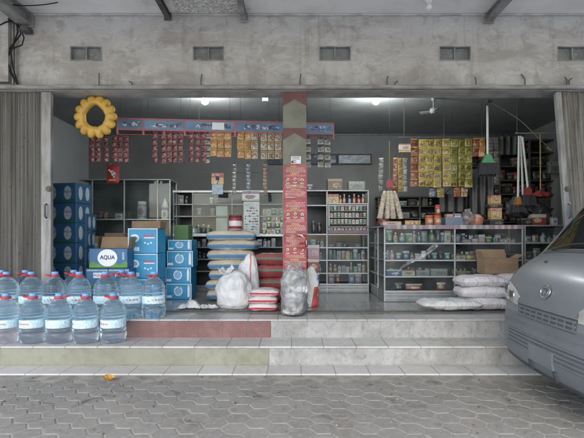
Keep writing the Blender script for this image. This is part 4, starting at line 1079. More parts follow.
cluster('cream group touching the pillar', [263.5, 271, 278.5], 133, 159, 3, 'cream', 6.5, 'cream')
cluster('group right of the pillar', [307.5, 320.8, 327.6], 137, 167.5, 4, 'black', 5.8, 'black and cream')
yc = ['yellowred', 'yellow', 'yellow', 'yellow', 'yellow', 'yellowgreen', 'yellowgreen', 'yellowgreen']
Ys = 6.75
cluster('big yellow curtain over the glass counter', [414, 422.5, 430, 438, 446, 454, 462, 468.5], 139, 187, 6, yc, 7.6, ['red and yellow', 'yellow', 'yellow', 'yellow', 'yellow', 'yellow green', 'yellow green', 'yellow green'], Yfix=Ys)
cluster('short row hanging under the yellow curtain', [432, 440.5, 457, 464.5], 186, 197, 2, ['blue', 'yellow', 'yellowred', 'cream'], 6.5, ['blue', 'yellow', 'brownish', 'cream'], Yfix=6.85)
cluster('pair right of the yellow curtain', [476, 481.5], 138, 157, 2, ['yellowred', 'orange'], 6.5, ['reddish', 'orange'], Yfix=7.0)
cluster('dark group left of the yellow curtain', [381, 395.5, 400, 405], 158, 192, 6, ['grey', 'yellowred', 'yellow', 'grey'], 4.6, ['grey', 'brown', 'dull yellow', 'grey'], Yfix=6.8)
cluster('dim hanging group beside the broom', [491, 496], 138, 186, 7, 'grey', 5, 'grey', Yfix=7.3)
cluster('thin hanging trio left of the pillar', [234.5, 248.3, 265], 164, 194, 8, ['grey', 'blue', 'redd'], 4.0, ['dark grey', 'blue', 'red'], Yfix=6.9)
# hanging bar over the yellow curtain
t = thing('hanging_bar', 'thin dark bar holding up the big yellow sachet curtain', 'bar', P(440, 137.5, Ys))
b = MB(); pa, pb = P(376, 151, Ys + .06), P(410, 151, Ys + .06)
b.tube([P(398, 137.5, Ys + .01), P(486, 137.5, Ys + .01)], .008, 6)
for px in (404, 444, 482): b.tube([P(px, 137.5, Ys + .01), Vector((X(px, Ys), Ys + .01, ZCEIL))], .0025, 5)
partw(b, 'rod', M_dsteel, t)
# cream box hanging at the left end of the curtain
t = thing('hanging_display_card', 'cream and yellow display card hanging left of the yellow sachet curtain', 'display card', P(405, 147, 6.7))
c = t.location
partw(MB().bb(c.x - .09, c.x + .09, c.y, c.y + .04, c.z - .05, c.z + .05, 0, .004), 'card', PK('cream'), t)
partw(MB().bb(c.x - .09, c.x + .09, c.y - .02, c.y + .04, c.z - .085, c.z - .055, 0, .004), 'tray', PK('yellow'), t)
partw(MB().tube([c + Vector((0, .02, .05)), Vector((c.x, c.y + .02, ZCEIL))], .0018, 5), 'hanger', M_cable, t)
t = thing('hanging_bar', 'faint thin wire bar hanging under the sachets left of the pillar', 'bar', P(232, 172.5, 6.95))
b = MB().tube([P(199, 172.5, 6.95), P(268, 172.5, 6.95)], .005, 6).tube([P(199, 172.5, 6.95), P(199, 164, 6.95), Vector((X(199, 6.95), 6.95, ZCEIL))], .0018, 5).tube([P(268, 172.5, 6.95), Vector((X(268, 6.95), 6.95, ZCEIL))], .0018, 5)
partw(b, 'rod', M_dsteel, t)
# little yellow sign on the wall
t = MB().bb(-.10, .10, 0, .006, .0, .19).bb(-.09, .09, -.001, 0, -.17, -.005, 1).bb(-.03, .03, -.0014, -.0002, .06, .13, 2)
solo(t, 'hanging_sign', [PK('yellow'), M_greyprint, M_ink], 'small yellow and white sign hanging above the rear cabinet', 'sign', P(217.5, 184, 7.3))

# ------------------------------------------------------------------ yellow swim ring
M_ring = mat('dull_yellow_vinyl', (.50, .30, .04), (.40, .225, .03), .42, 6, bump=.12)
def ring():
    Yr = 5.62; c = P(95.5, 117, Yr)
    t = thing('swim_ring', 'yellow scalloped inflatable swim ring hanging at the top left of the opening', 'swim ring', c)
    nb = 14
    def fn(u, v):
        a, b = 2 * math.pi * u, 2 * math.pi * v
        out = .5 + .5 * math.cos(b)
        lobe = abs(math.cos(nb * a / 2)) ** .6
        top = math.exp(-((((a - math.pi / 2 + math.pi) % (2 * math.pi)) - math.pi) / .42) ** 2)
        Rm, rt = .178 + .014 * top, .054 - .012 * top
        cb = math.cos(b)
        r = Rm + rt * cb * (1 if cb < 0 else 1 + .85 * lobe) + .010 * nz3((math.cos(a), math.sin(a), 0), 3, 2)
        y = rt * .8 * math.sin(b) * (1 - .55 * max(0, cb) * (1 - lobe)) + .004 * nz3((math.cos(a) * 2, math.sin(a) * 2, cb), 3, 4)
        return (r * math.cos(a), y, r * math.sin(a))
    MB().grid(fn, 280, 26, 0, True, True, True).build('tube', M_ring, t)
    MB().lathe([(.012, 0), (.012, .02), (.016, .022), (.016, .03)], 10, (.17, -.07, .12)).build('valve', M_ring, t)
    z = ZL + .006 - c.z
    MB().tube([(-.02, 0, .25), (-.03, .0, z)], .0025, 5).tube([(.05, 0, .25), (.06, 0, z)], .0025, 5).build('string', M_cable, t)
ring()
# red bag hanging before the tall cabinet
t = thing('hanging_bag', 'small red bag with a white picture hanging before the tall cabinet', 'bag', P(113, 174, 7.1))
MB().grid(lambda u, v: ((u - .5) * .20, -.03 * math.sin(math.pi * u) * math.sin(math.pi * v) ** .5, (v - .5) * .30), 10, 12).grid(lambda u, v: ((u - .5) * .20, .02 * math.sin(math.pi * u) * math.sin(math.pi * v) ** .5, (v - .5) * .30), 10, 12).build('bag', mat('bright_red_bag', (.36, .03, .03), (.3, .025, .025), .4, 6), t)
f = MB()
for (dx, dz, rx, rz) in ((-.005, .03, .03, .022), (.02, -.005, .035, .035), (.03, -.04, .012, .03), (-.045, .055, .018, .014)): f.disc(dx, -.0335, dz, rx, rz, 0, 12)
f.bb(-.06, .06, -.032, -.031, -.115, -.09, 1); f.build('picture', [M_paper, M_pyel], t)
MB().tube([(0, 0, .15), (0, 0, .33)], .0025, 5).tube([(-.06, 0, .15), (0, 0, .21), (.06, 0, .15)], .0025, 5).build('handle', M_cable, t)

# ------------------------------------------------------------------ framed signs on the back wall
def sign_board(label, a, b, y0, y1, Y, m):
    x0, x1, z0, z1 = X(a, Y), X(b, Y), Z(y1, Y), Z(y0, Y)
    t = thing('wall_sign', label, 'sign', ((x0 + x1) / 2, Y, z0)); t_ = .025
    fr = MB().bb(x0, x1, Y - .02, Y + .005, z1 - t_, z1).bb(x0, x1, Y - .02, Y + .005, z0, z0 + t_).bb(x0, x0 + t_, Y - .02, Y + .005, z0 + t_, z1 - t_).bb(x1 - t_, x1, Y - .02, Y + .005, z0 + t_, z1 - t_)
    partw(fr, 'frame', M_dsteel, t); partw(MB().bb(x0 + t_, x1 - t_, Y - .008, Y, z0 + t_, z1 - t_), 'panel', m, t)
g = G('pale_sign_print'); v = g.coord('Object', (7, 1, 9)); q = g.xyz(g.coord('Generated')); n = g.noise(v, 1.1, 3)
col = g.mix(g.ramp(n, .45, .55), (.36, .40, .46), (.20, .26, .34)); col = g.mix(g.math('MULTIPLY', g.ramp(g.noise(g.coord('Object', (9, 1, 12)), 1.5, 2), .56, .6), g.math('GREATER_THAN', q[0], .3)), col, (.40, .30, .30))
col = g.mix(g.math('MULTIPLY', g.math('GREATER_THAN', q[0], .6), g.ramp(n, .55, .6)), col, (.2, .36, .30)); g.p(Base_Color=col, Roughness=.4)
sign_board('long pale printed sign in a dark frame on the back wall', 337.5, 371.5, 154, 164.5, YB - .03, g.m)
g = G('dark_blue_sign_print'); n = g.noise(g.coord('Object', (5, 1, 5)), 1.6, 2); g.p(Base_Color=g.mix(g.ramp(n, .55, .6), (.03, .05, .10), (.20, .24, .32)), Roughness=.4)
sign_board('dark blue printed sign beside the long pale sign', 305, 337, 154, 164.5, YB - .03, g.m)
sign_board('dark blue printed sign left of the pillar low on the back wall', 268, 290, 159, 164.5, YB - .03, g.m)

# ------------------------------------------------------------------ cabinets
def cabinet(name, label, x0, x1, yf, d, z1, shelves, verts, tk=.026, z0=S2, base=0, glass=(), back=None, top=True, fm=None, sm=None, rz=0, group=None, rim=None, cat='glass cabinet', sd=None):
    """aluminium and glass cabinet; front at y = yf facing the street (rz turns it)"""
    w_ = x1 - x0; h = z1 - z0
    t = thing(name, label, cat, ((x0 + x1) / 2, yf, z0), rz, group); fm = fm or M_alu
    fr = MB(); hx_ = w_ / 2
    vs = sorted(set([-hx_ + tk / 2, hx_ - tk / 2] + [v - (x0 + x1) / 2 for v in verts]))
    for v in vs: fr.bb(v - tk / 2, v + tk / 2, 0, tk, .002, h - tk, 0, .003)
    for s in (-1, 1): fr.bb(s * (hx_ - tk / 2) - tk / 2, s * (hx_ - tk / 2) + tk / 2, d - tk, d, .002, h - tk, 0, .003)
    fr.bb(-hx_, hx_, -.002, tk, h - tk, h, 0, .003).bb(-hx_, hx_, d - tk, d, h - tk, h, 0, .003)
    for s in (-1, 1): fr.bb(min(s * hx_, s * (hx_ - tk)), max(s * hx_, s * (hx_ - tk)), tk, d - tk, h - tk + .001, h - .001)
    fr.build('frame', fm, t)
    if base:
        b = MB().bb(-hx_ + .003, hx_ - .003, .004, d - .004, 0.001, base, 0, .003)
        for k in range(1, 3): b.bb(-hx_ + .001, hx_ - .001, -.001, .01, base * k / 3 - .008, base * k / 3 + .008, 1, .003)
        b.bb(-hx_ + .001, hx_ - .001, -.004, .02, base - .02, base + .006, 1, .003)
        b.build('base_panel', [M_alud, fm], t)
    if top: MB().bb(-hx_ + tk, hx_ - tk, tk, d - tk, h - .012, h - .004).build('top_panel', M_alud, t)
    MB().bb(-hx_ + .001, hx_ - .001, d - .012, d - .003, .01, h - tk).build('back_panel', back or M_dback, t)
    for z in shelves:
        MB().bb(-hx_ + tk * .6, hx_ - tk * .6, tk + .004, (sd or d) - .02, z - z0 - .010, z - z0).bb(-hx_ + tk * .9, hx_ - tk * .9, .002, tk + .004, z - z0 - .018, z - z0 + .004, 1, .003).build('shelf', [sm or M_shelf, fm], t)
    for (a, b, za, zb) in glass:
        MB().bb(a - (x0 + x1) / 2, b - (x0 + x1) / 2, .012, .016, za - z0, zb - z0).build('glass_pane', M_glass, t)
    if rim: MB().bb(-hx_ - .004, hx_ + .004, -.008, -.0025, h - .055, h + .004, 0, .002).build('printed_rim', rim, t)
    return t
M_alu2 = mat('bright_aluminium', (.50, .51, .515), (.42, .43, .435), .4, 9, metal=.3)
M_dback = mat('dark_cabinet_back', (.055, .06, .064), (.04, .044, .047), .6, 3)
M_shelf = mat('pale_shelf_board', (.27, .29, .295), (.21, .23, .235), .4, 5)
g = G('colourful_rim_strip'); v = g.coord('Object', (16, 1, 1)); n = g.n('ShaderNodeTexWhiteNoise', noise_dimensions='1D'); g.set(n.inputs['W'], g.math('FLOOR', g.math('MULTIPLY', g.xyz(g.coord('Object'))[0], 22.0)))
g.p(Base_Color=g.mix(g.ramp(n.outputs[0], .3, .9), g.mix(g.math('GREATER_THAN', n.outputs[0], .5), (.22, .15, .18), (.10, .10, .16)), (.36, .32, .32)), Roughness=.5); M_rim = g.m
# tall cabinet at the left
YA = 7.3
xa0, xa1 = X(79, YA), X(170.5, YA); va = [X(p, YA) for p in (92, 124, 157.5)]
cabinet('display_cabinet', 'tall aluminium and glass cabinet behind the carton stacks', xa0, xa1, YA, .42, Z(179, YA), [Z(219, YA), 1.05], va, .020, base=.12, glass=[(xa0 + .02, xa1 - .02, Z(217.5, YA), Z(181, YA)), (xa0 + .02, xa1 - .02, .56, Z(220.5, YA))], back=M_dback)
# rear cabinet between the cartons and the pillar
YBk = 7.6
xb0, xb1 = X(173, YBk), X(283.5, YBk); vb = [X(p, YBk) for p in (192.5, 232, 250.5)]
cabinet('rear_counter', 'wide rear glass counter with upper case, between the cartons and the pillar', xb0, xb1, YBk, .45, Z(191, YBk), [Z(235, YBk), Z(247, YBk), Z(259, YBk), Z(271, YBk), Z(204, YBk), Z(216, YBk)], vb, .020, base=.1, fm=M_alud, sm=M_alud, glass=[(vb[0], xb1 - .02, Z(233, YBk), Z(193, YBk))])
gc = [o for o in bpy.data.objects if o.name == 'rear_counter'][0]
partw(MB().bb(xb0, xb1, YBk - .012, YBk - .003, Z(236.5, YBk), Z(233.5, YBk), 0, .003), 'counter_edge', M_alu2, gc)
partw(MB().bb(xb0, xb1, YBk - .012, YBk - .003, Z(192.5, YBk), Z(190.5, YBk), 0, .002), 'top_rail', M_alu2, gc)
# cabinet right of the pillar
YCc = 7.42
xc0, xc1 = X(305, YCc), X(369, YCc); vc = [X(327, YCc)]
cabinet('medicine_cabinet', 'white framed glass cabinet right of the pillar filled with small packets', xc0, xc1, YCc, .5, Z(190, YCc), [Z(234, YCc), Z(247.3, YCc), Z(260, YCc), Z(273, YCc), Z(205, YCc)], vc, .022, base=.15, glass=[(vc[0], xc1 - .02, .60, Z(235, YCc)), (xc0 + .02, vc[0], .60, Z(235, YCc))])
# front glass counter and its left wing
YD = 6.35
xd0, xd1 = X(384, YD), X(523.5, YD); vd = [X(455, YD)]
shD = [Z(243, YD), Z(260, YD), Z(276.3, YD)]
cabinet('glass_counter', 'long low glass counter in the right opening with three shelves of goods', xd0, xd1, YD, .5, Z(225.3, YD), shD, vd, .020, base=.155, glass=[(xd0 + .02, vd[0], .58, Z(228, YD)), (vd[0], xd1 - .02, .58, Z(228, YD))], rim=M_rim)
gc = [o for o in bpy.data.objects if o.name.startswith('glass_counter') and o.parent is None][0]
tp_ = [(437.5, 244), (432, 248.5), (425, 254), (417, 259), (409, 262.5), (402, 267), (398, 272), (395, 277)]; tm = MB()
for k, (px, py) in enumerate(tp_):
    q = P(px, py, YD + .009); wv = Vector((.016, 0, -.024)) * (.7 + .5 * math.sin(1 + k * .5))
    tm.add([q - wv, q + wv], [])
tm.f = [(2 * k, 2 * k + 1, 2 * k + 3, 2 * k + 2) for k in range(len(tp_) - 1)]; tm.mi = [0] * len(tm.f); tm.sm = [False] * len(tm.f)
partw(tm, 'painted_reflection_streak', film('painted_reflection_film', (.55, .57, .57), .75), gc)  # pale strip added to imitate a diagonal reflection on the counter glass
tw = cabinet('glass_counter_wing', 'short glass counter wing running back from the left end of the long counter', -.49, .49, 0, .42, Z(225.3, YD), shD, [], .020, base=.155, glass=[(-.47, .47, .58, 1.46)], rz=R(-90), cat='glass counter')
tw.location = (xd0 + .002, YD + .025 + .5 + .49 + .0, S2); tw.location.y = YD + .505 + .49 - .0
tw.location.x = xd0 + .002
# counter behind the van
YE = 6.48
xe0, xe1 = X(524.5, YE), X(575, YE)
cabinet('side_counter', 'glass counter with bagged goods behind the silver van', xe0, xe1, YE, .5, Z(225.0, YE), [Z(242.5, YE), Z(260, YE), .8], [], .020, base=.155, glass=[(xe0 + .02, xe1 - .02, .58, Z(228, YE))], cat='glass counter')
# dark shelf rack at the back right
YG = 8.0
xg0, xg1 = X(470, YG), X(560, YG)
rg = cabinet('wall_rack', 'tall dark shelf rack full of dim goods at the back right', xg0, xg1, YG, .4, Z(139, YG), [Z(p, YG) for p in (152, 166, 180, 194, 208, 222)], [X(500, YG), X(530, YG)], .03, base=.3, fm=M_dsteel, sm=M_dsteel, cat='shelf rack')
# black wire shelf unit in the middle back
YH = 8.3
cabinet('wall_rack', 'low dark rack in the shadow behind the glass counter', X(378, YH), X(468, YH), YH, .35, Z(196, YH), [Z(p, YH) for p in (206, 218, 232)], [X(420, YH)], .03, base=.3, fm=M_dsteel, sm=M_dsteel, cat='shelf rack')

# ------------------------------------------------------------------ goods
_GM = {}
def good_mesh(kind, c, w_, d, h):
    k = (kind, c, round(w_, 3), round(d, 3), round(h, 3))
    if k in _GM: return _GM[k]
    m = MB(); mats = [PK(c)]
    if kind == 'box': m.bb(-w_ / 2, w_ / 2, 0, d, 0, h, 0, .003)
    elif kind == 'can': m.lathe([(w_ * .46, 0), (w_ * .5, .004), (w_ * .5, h - .006), (w_ * .45, h), ], 16, (0, d / 2, 0))
    elif kind == 'jar':
        m.lathe([(w_ * .46, 0), (w_ * .5, .006), (w_ * .5, h * .72), (w_ * .42, h * .80)], 16, (0, d / 2, 0)); m.lathe([(w_ * .46, h * .80), (w_ * .46, h), (w_ * .4, h + .002)], 16, (0, d / 2, 0), 1); mats.append(LID[c] if c in LID else M_redpl)
    elif kind == 'bottle':
        m.lathe([(w_ * .46, 0), (w_ * .5, .005), (w_ * .5, h * .58), (w_ * .42, h * .68), (w_ * .18, h * .80), (w_ * .16, h * .88)], 14, (0, d / 2, 0)); m.lathe([(w_ * .20, h * .88), (w_ * .20, h), (w_ * .15, h + .002)], 12, (0, d / 2, 0), 1); mats.append(M_white if c != 'white' else M_cap)
    elif kind == 'packet':
        for s in (-1, 1): m.grid(lambda u, v: ((u - .5) * w_ * (1 - .06 * math.sin(math.pi * v)), d / 2 + s * d / 2 * (math.sin(math.pi * u) * (1 - v) ** .6 * min(1, v * 9)) ** .6 - s * .0005, v * h), 8, 8)
    o = m.build('g', mats); me = o.data; me.name = kind; bpy.data.objects.remove(o); _GM[k] = me; return me
LID = {'orange': mat('orange_lid', (.50, .10, .02), (.42, .08, .02), .4, 6), 'blue': M_cap, 'white': M_white}
KN = {'box': ('goods_box', 'box'), 'can': ('tin_can', 'tin can'), 'jar': ('jar', 'jar'), 'bottle': ('small_bottle', 'bottle'), 'packet': ('packet', 'packet')}
CW = {'grey': 'grey', 'dark': 'black', 'dim': 'dull brownish'}
def put(kind, c, x, y, z, w_, d, h, label, group=None, rz=0):
    o = bpy.data.objects.new(KN[kind][0], good_mesh(kind, c, w_, d, h)); COL.objects.link(o)
    o.location = (x, y, z); o.rotation_euler = (0, 0, rz); return tag(o, label, KN[kind][1], group)
def fill(where, x0, x1, y, z, hmax, kinds, cols, seed, gap=(.004, .03), wr=(.05, .11), hr=(.55, .95), skip=.0, d=.07, rows=1, rz=0, org=None, runs=1):
    random.seed(seed); items = []; x = x0
    while True:
        kd = random.choice(kinds); c = random.choice(cols)
        w_ = round(random.uniform(*wr), 2); h = round(hmax * random.uniform(*hr), 2)
        if kd in ('bottle', 'can', 'jar'): w_ = round(min(w_, h * .62), 2)
        for _ in range(random.randint(1, runs)):
            if x + w_ > x1: break
            if random.random() >= skip: items.append((kd, c, x + w_ / 2, w_, h))
            x += w_ + random.uniform(*gap)
        if x + wr[0] > x1: break
        if x + w_ > x1: break
    for i, (kd, c, xx, w_, h) in enumerate(items):
        yy = y + random.uniform(0, .02); r = random.uniform(-.08, .08)
        if org: yy, xx2 = org[1] + (xx - org[0]) * 0, xx
        put(kd, c, xx, yy, z, w_, min(d, .12) if kd not in ('bottle', 'can', 'jar') else w_, h, f'{CW.get(c, c)} {KN[kd][1]}, {place(i, len(items))} on {where}', 'goods on ' + where, r)
yD = YD + .05
fill('the top shelf of the glass counter, left bay', xd0 + .05, vd[0] - .04, yD, shD[0] + .001, .20, ['packet', 'bottle', 'box'], ['green', 'yellow', 'dark', 'grey', 'teal', 'cream', 'blue'], 1, hr=(.7, 1), wr=(.04, .10), gap=(.002, .02))
fill('the second shelf of the glass counter, left bay', xd0 + .05, vd[0] - .04, yD, shD[1] + .001, .15, ['bottle', 'box', 'packet'], ['grey', 'white', 'teal', 'blue', 'pink', 'dark'], 2, hr=(.5, .9), wr=(.04, .09), skip=.1)
fill('the third shelf of the glass counter, left bay', xd0 + .05, vd[0] - .04, yD, shD[2] + .001, .13, ['box'], ['brown', 'grey', 'brown', 'cream', 'blue'], 3, wr=(.16, .27), hr=(.6, .85))
fill('the floor of the glass counter, left bay', xd0 + .05, vd[0] - .04, yD, S2 + .16, .15, ['box', 'packet'], ['dark', 'red', 'grey', 'dark'], 4, wr=(.1, .25), hr=(.6, .9), skip=.4)
fill('the top shelf of the glass counter, right bay', vd[0] + .04, xd1 - .05, yD, shD[0] + .001, .15, ['box', 'box', 'packet'], ['white', 'pink', 'grey', 'white', 'green', 'cream'], 5, hr=(.35, .8), wr=(.04, .1), skip=.08)
fill('the second shelf of the glass counter, right bay', vd[0] + .04, xd1 - .05, yD, shD[1] + .001, .13, ['box', 'packet'], ['grey', 'white', 'yellow', 'cream', 'blue', 'dark'], 6, hr=(.5, .9), wr=(.08, .16), skip=.1)
fill('the third shelf of the glass counter, right bay', vd[0] + .04, xd1 - .05, yD, shD[2] + .001, .11, ['box'], ['brown', 'blue', 'grey'], 7, wr=(.15, .28), hr=(.6, .9), skip=.2)
SM = dict(wr=(.035, .085), gap=(.002, .014), d=.05)
for bay, u0, u1 in (('left', xd0 + .05, vd[0] - .04), ('right', vd[0] + .04, xd1 - .05)):
    for k, hm in enumerate((.14, .12, .11)):
        fill(f'the {("top", "second", "third")[k]} shelf of the glass counter, {bay} bay, back row', u0, u1, yD + .17, shD[k] + .001, hm, ['box', 'bottle', 'packet', 'box'], ['grey', 'white', 'teal', 'dark', 'dim', 'cream', 'blue', 'brown', 'green'], 80 + k + (10 if bay == 'left' else 0), hr=(.45, 1), skip=.12, **SM)
# wing goods seen through its side
for k, z in enumerate(shD):
    for i in range(6):
        put('bottle' if k == 1 else 'box', ('grey', 'teal', 'white', 'dark', 'cream', 'green')[(i * 2 + k) % 6], xd0 + .09, YD + .60 + i * .14, z + .001, .08, .08, .13, f"{('grey', 'teal', 'white', 'black', 'cream', 'green')[(i * 2 + k) % 6]} {'bottle' if k == 1 else 'box'} on the {('top', 'second', 'third')[k]} shelf of the counter wing, {ORD[i]} from the front", 'goods in the counter wing', R(-90))
# side counter: white bags
fill('the top shelf of the counter behind the van', xe0 + .05, xe1 - .05, YE + .06, Z(242.5, YE) + .001, .16, ['packet', 'bottle'], ['white', 'grey', 'white', 'cream'], 8, wr=(.07, .11), hr=(.6, .95))
fill('the second shelf of the counter behind the van', xe0 + .05, xe1 - .05, YE + .06, Z(260, YE) + .001, .18, ['jar', 'box', 'packet'], ['grey', 'white', 'dark'], 9, wr=(.09, .16), hr=(.6, .95))
# medicine cabinet
zC = [Z(234, YCc), Z(247.3, YCc), Z(260, YCc), Z(273, YCc)]; yC = YCc + .05
PAL = ['red', 'white', 'green', 'yellow', 'orange', 'blue', 'teal', 'white', 'grey', 'cream', 'pink']
fill('the uppermost glass shelf under the cigarette rack', vc[0] + .03, xc1 - .04, yC, zC[1] + .001, .15, ['box', 'packet'], ['dark', 'grey', 'blue', 'dark', 'yellow'], 10, hr=(.4, .9), wr=(.06, .14), skip=.2)
fill('the middle glass shelf of the medicine cabinet', vc[0] + .03, xc1 - .04, yC, zC[2] + .001, .19, ['box', 'bottle', 'box', 'can'], PAL, 11, hr=(.5, .95), wr=(.04, .075), gap=(.002, .01))
fill('the lower glass shelf of the medicine cabinet', vc[0] + .03, xc1 - .04, yC, zC[3] + .001, .19, ['box', 'bottle', 'box'], PAL, 12, hr=(.5, .95), wr=(.04, .08), gap=(.002, .012))
fill('the bottom board of the medicine cabinet', vc[0] + .03, xc1 - .04, yC, S2 + .155, .19, ['packet', 'box'], ['yellow', 'red', 'purple', 'blue', 'dark'], 13, hr=(.6, .95), wr=(.06, .12), skip=.15)
for k in (1, 2, 3):
    fill(f'the {("first", "second", "third")[k - 1]} shelf of the narrow bay beside the pillar', xc0 + .1, vc[0] - .03, yC, zC[k] + .001, .17, ['box', 'bottle'], PAL + ['grey', 'dark'], 20 + k, hr=(.5, .9), wr=(.05, .09), gap=(.004, .02))
fill('the counter top in the narrow bay beside the pillar', xc0 + .12, vc[0] - .03, yC + .1, zC[0] + .001, .25, ['bottle', 'can'], ['dark', 'blue', 'grey', 'white'], 25, hr=(.7, 1), wr=(.06, .09))
# bottles over the cigarette rack, boxes on top of the cabinet
zT = Z(205, YCc)
put('box', 'yellow', X(333, YCc), yC, zT + .001, .21, .12, .19, 'dull yellow box beside the bottles on the shelf above the cigarette rack', rz=.05)
random.seed(8)
for i, px in enumerate((341, 345, 350, 355, 359.5, 364)):
    put('bottle', 'blue' if i == 2 else 'red', X(px, YCc), yC + .02, zT + .001, .068, .068, .17 + .02 * (i % 2), f"{'blue' if i == 2 else 'red'} bottle, {place(i, 6)} in the row above the cigarette rack", 'bottles above the cigarette rack')
zTop = Z(190, YCc)
put('box', 'brown', X(335.5, YCc), YCc + .08, zTop + .001, .25, .2, .20, 'brown printed box on top of the medicine cabinet', rz=.04)
put('box', 'grey', X(357.5, YCc), YCc + .08, zTop + .001, .28, .2, .155, 'grey box with pink print on top of the medicine cabinet', rz=-.04)
put('box', 'purple', X(310, YCc), YCc + .04, zTop + .001, .09, .08, .10, 'small purple box on the cabinet beside the pillar')
# cigarette rack standing on the counter
xr0, xr1 = X(327, YCc) + .02, X(368, YCc) - .0
zr0 = Z(234, YCc) + .006
t = thing('cigarette_rack', 'rack with four rows of small cigarette packs in the medicine cabinet', 'rack', ((xr0 + xr1) / 2, YCc - .03, zr0))
fr = MB().bb(xr0, xr0 + .022, YCc - .03, YCc + .1, zr0, zr0 + .49, 0, .003).bb(xr1 - .022, xr1, YCc - .03, YCc + .1, zr0, zr0 + .49, 0, .003).bb(xr0, xr1, YCc - .03, YCc + .1, zr0 + .49, zr0 + .51, 0, .003)
partw(fr, 'frame', M_alu, t)
partw(MB().bb(xr0 + .022, xr1 - .022, YCc + .085, YCc + .097, zr0, zr0 + .49), 'back_panel', M_dback, t)
partw(MB().bb(xr0 + .001, xr1 - .001, YCc - .045, YCc - .031, zr0 + .002, zr0 + .055).bb(xr0 + .001, xr1 - .001, YCc - .045, YCc - .031, zr0 + .10, zr0 + .125), 'printed_rail', mat('dusky_purple_rail', (.17, .12, .14), (.12, .085, .10), .5, 8), t)
random.seed(4)
for r in range(4):
    z = zr0 + .055 + .11 * r - (.03 if r == 0 else 0)
    if r: partw(MB().bb(xr0 + .022, xr1 - .022, YCc - .02, YCc + .085, z - .008, z), 'shelf', M_shelf, t)
    n = 10
    for i in range(n):
        c = random.choice(['cream', 'dim', 'white', 'grey', 'green', 'teal', 'cream', 'dim', 'grey', 'grey', 'dim', 'orange'])
        o = put('box', c, xr0 + .055 + i * (xr1 - xr0 - .11) / (n - 1), YCc + .0, z + .001, .052, .022, .08, f"{CW.get(c, c)} cigarette pack, {place(i, n)} in the {('bottom', 'third', 'second', 'top')[r]} row of the cigarette rack", 'cigarette packs in the rack', random.uniform(-.05, .05)); o.name = 'cigarette_pack'; o['category'] = 'cigarette pack'
# rear counter goods
zB = {p: Z(p, YBk) for p in (235, 247, 259, 271, 204, 216)}; yB = YBk + .06
def white_panel(label, a, b, y0, y1, Y, z, kind):
    x0, x1 = X(a, Y), X(b, Y); h = Z(y0, Y) - z
    t = thing('display_box', label, 'display box', ((x0 + x1) / 2, Y, z))
    w_ = x1 - x0
    m = MB().bb(-w_ / 2, w_ / 2, 0, .10, 0, h, 0, .004); m.build('box', mat('dim_white_box', (.44, .46, .46), (.36, .38, .385), .5, 5), t)
    f = MB(); random.seed(int(a))
    if kind:
        for k in range(11):
            zz1 = h * (.06 + .08 * k); x = -w_ * .42
            while x < w_ * .38:
                l = random.uniform(.01, .06)
                if random.random() < .75: f.bb(x, min(x + l, w_ * .42), -.0014, -.0002, zz1, zz1 + h * random.uniform(.015, .045), random.randint(0, 1))
                x += l + .01
    f.build('print', [M_greyprint, M_dback], t)
white_panel('white box with grey print standing in the rear counter', 243.5, 259.5, 201.5, 231, YBk - .03, zB[235] + .006, 1)
put('box', 'white', X(251, YBk), YBk - .03, Z(201, YBk), .30, .12, .165, 'pale box lying on top of the white printed box')
white_panel('plain white panel imitating a pane reflection, between the tin and the cabinet post', 216, 227.5, 206, 233, YBk + .06, zB[235] + .006, 0)  # white slab standing in for brightness reflected in the panes
for r in range(4):
    for i in range(5):
        c = ('green', 'cream', 'white', 'green', 'grey')[(i + r * 2) % 5]
        put('packet', c, X(264.5 + i * 4.4, YBk), YBk - .02 + .012 * r, zB[235] + .006 + r * .115, .075, .03, .112, f"{c} packet, {place(i, 5)} in the {('bottom', 'third', 'second', 'top')[r]} row of the packet display by the pillar", 'packet display by the pillar')
o = lump(MB(), dense([(.13, 0), (.16, .04), (.15, .10), (.09, .15), (.02, .17)], 3), 24, 5, .03)
solo(o, 'plastic_bag', mat('white_carrier_bag', (.55, .56, .57), (.42, .43, .44), .45, 8, bump=.4), 'white plastic bag heaped on the rear counter above the green box', 'bag', (X(187.5, YBk), YBk + .12, zB[235] + .004))
fill('the upper shelf of the rear counter case', vb[0] + .05, vb[1] - .05, yB, zB[216] + .001, .17, ['bottle', 'box', 'can'], ['dark', 'grey', 'teal', 'grey'], 30, skip=.3)
fill('the highest shelf of the rear counter case', vb[0] + .05, vb[1] - .05, yB, zB[204] + .001, .17, ['bottle', 'box', 'can'], ['dark', 'grey', 'green', 'grey'], 31, skip=.3)
fill('the rear counter left of the plain panel', vb[0] + .05, X(214, YBk), yB, zB[235] + .006, .20, ['bottle', 'packet'], ['green', 'grey', 'dark', 'green'], 32, skip=.15)
fill('the first low shelf behind the rice sacks', vb[1] - .1, xb1 - .1, yB, zB[247] + .001, .17, ['bottle', 'box', 'can'], ['grey', 'teal', 'white', 'grey', 'blue'], 33, wr=(.05, .09))
fill('the first low shelf behind the round picture cartons', vb[0] - .1, vb[1] - .12, yB, zB[247] + .001, .15, ['bottle', 'box', 'can'], ['grey', 'teal', 'dark'], 34, wr=(.05, .09), skip=.2)
fill('the second low shelf behind the round picture cartons', vb[0] - .1, vb[1] - .12, yB, zB[259] + .001, .15, ['bottle', 'can'], ['grey', 'dark', 'teal'], 35, wr=(.05, .09), skip=.3)
fill('the left end shelf of the rear counter case', xb0 + .06, vb[0] - .05, yB, zB[204] + .001, .17, ['bottle', 'box'], ['dark', 'blue', 'grey'], 36)
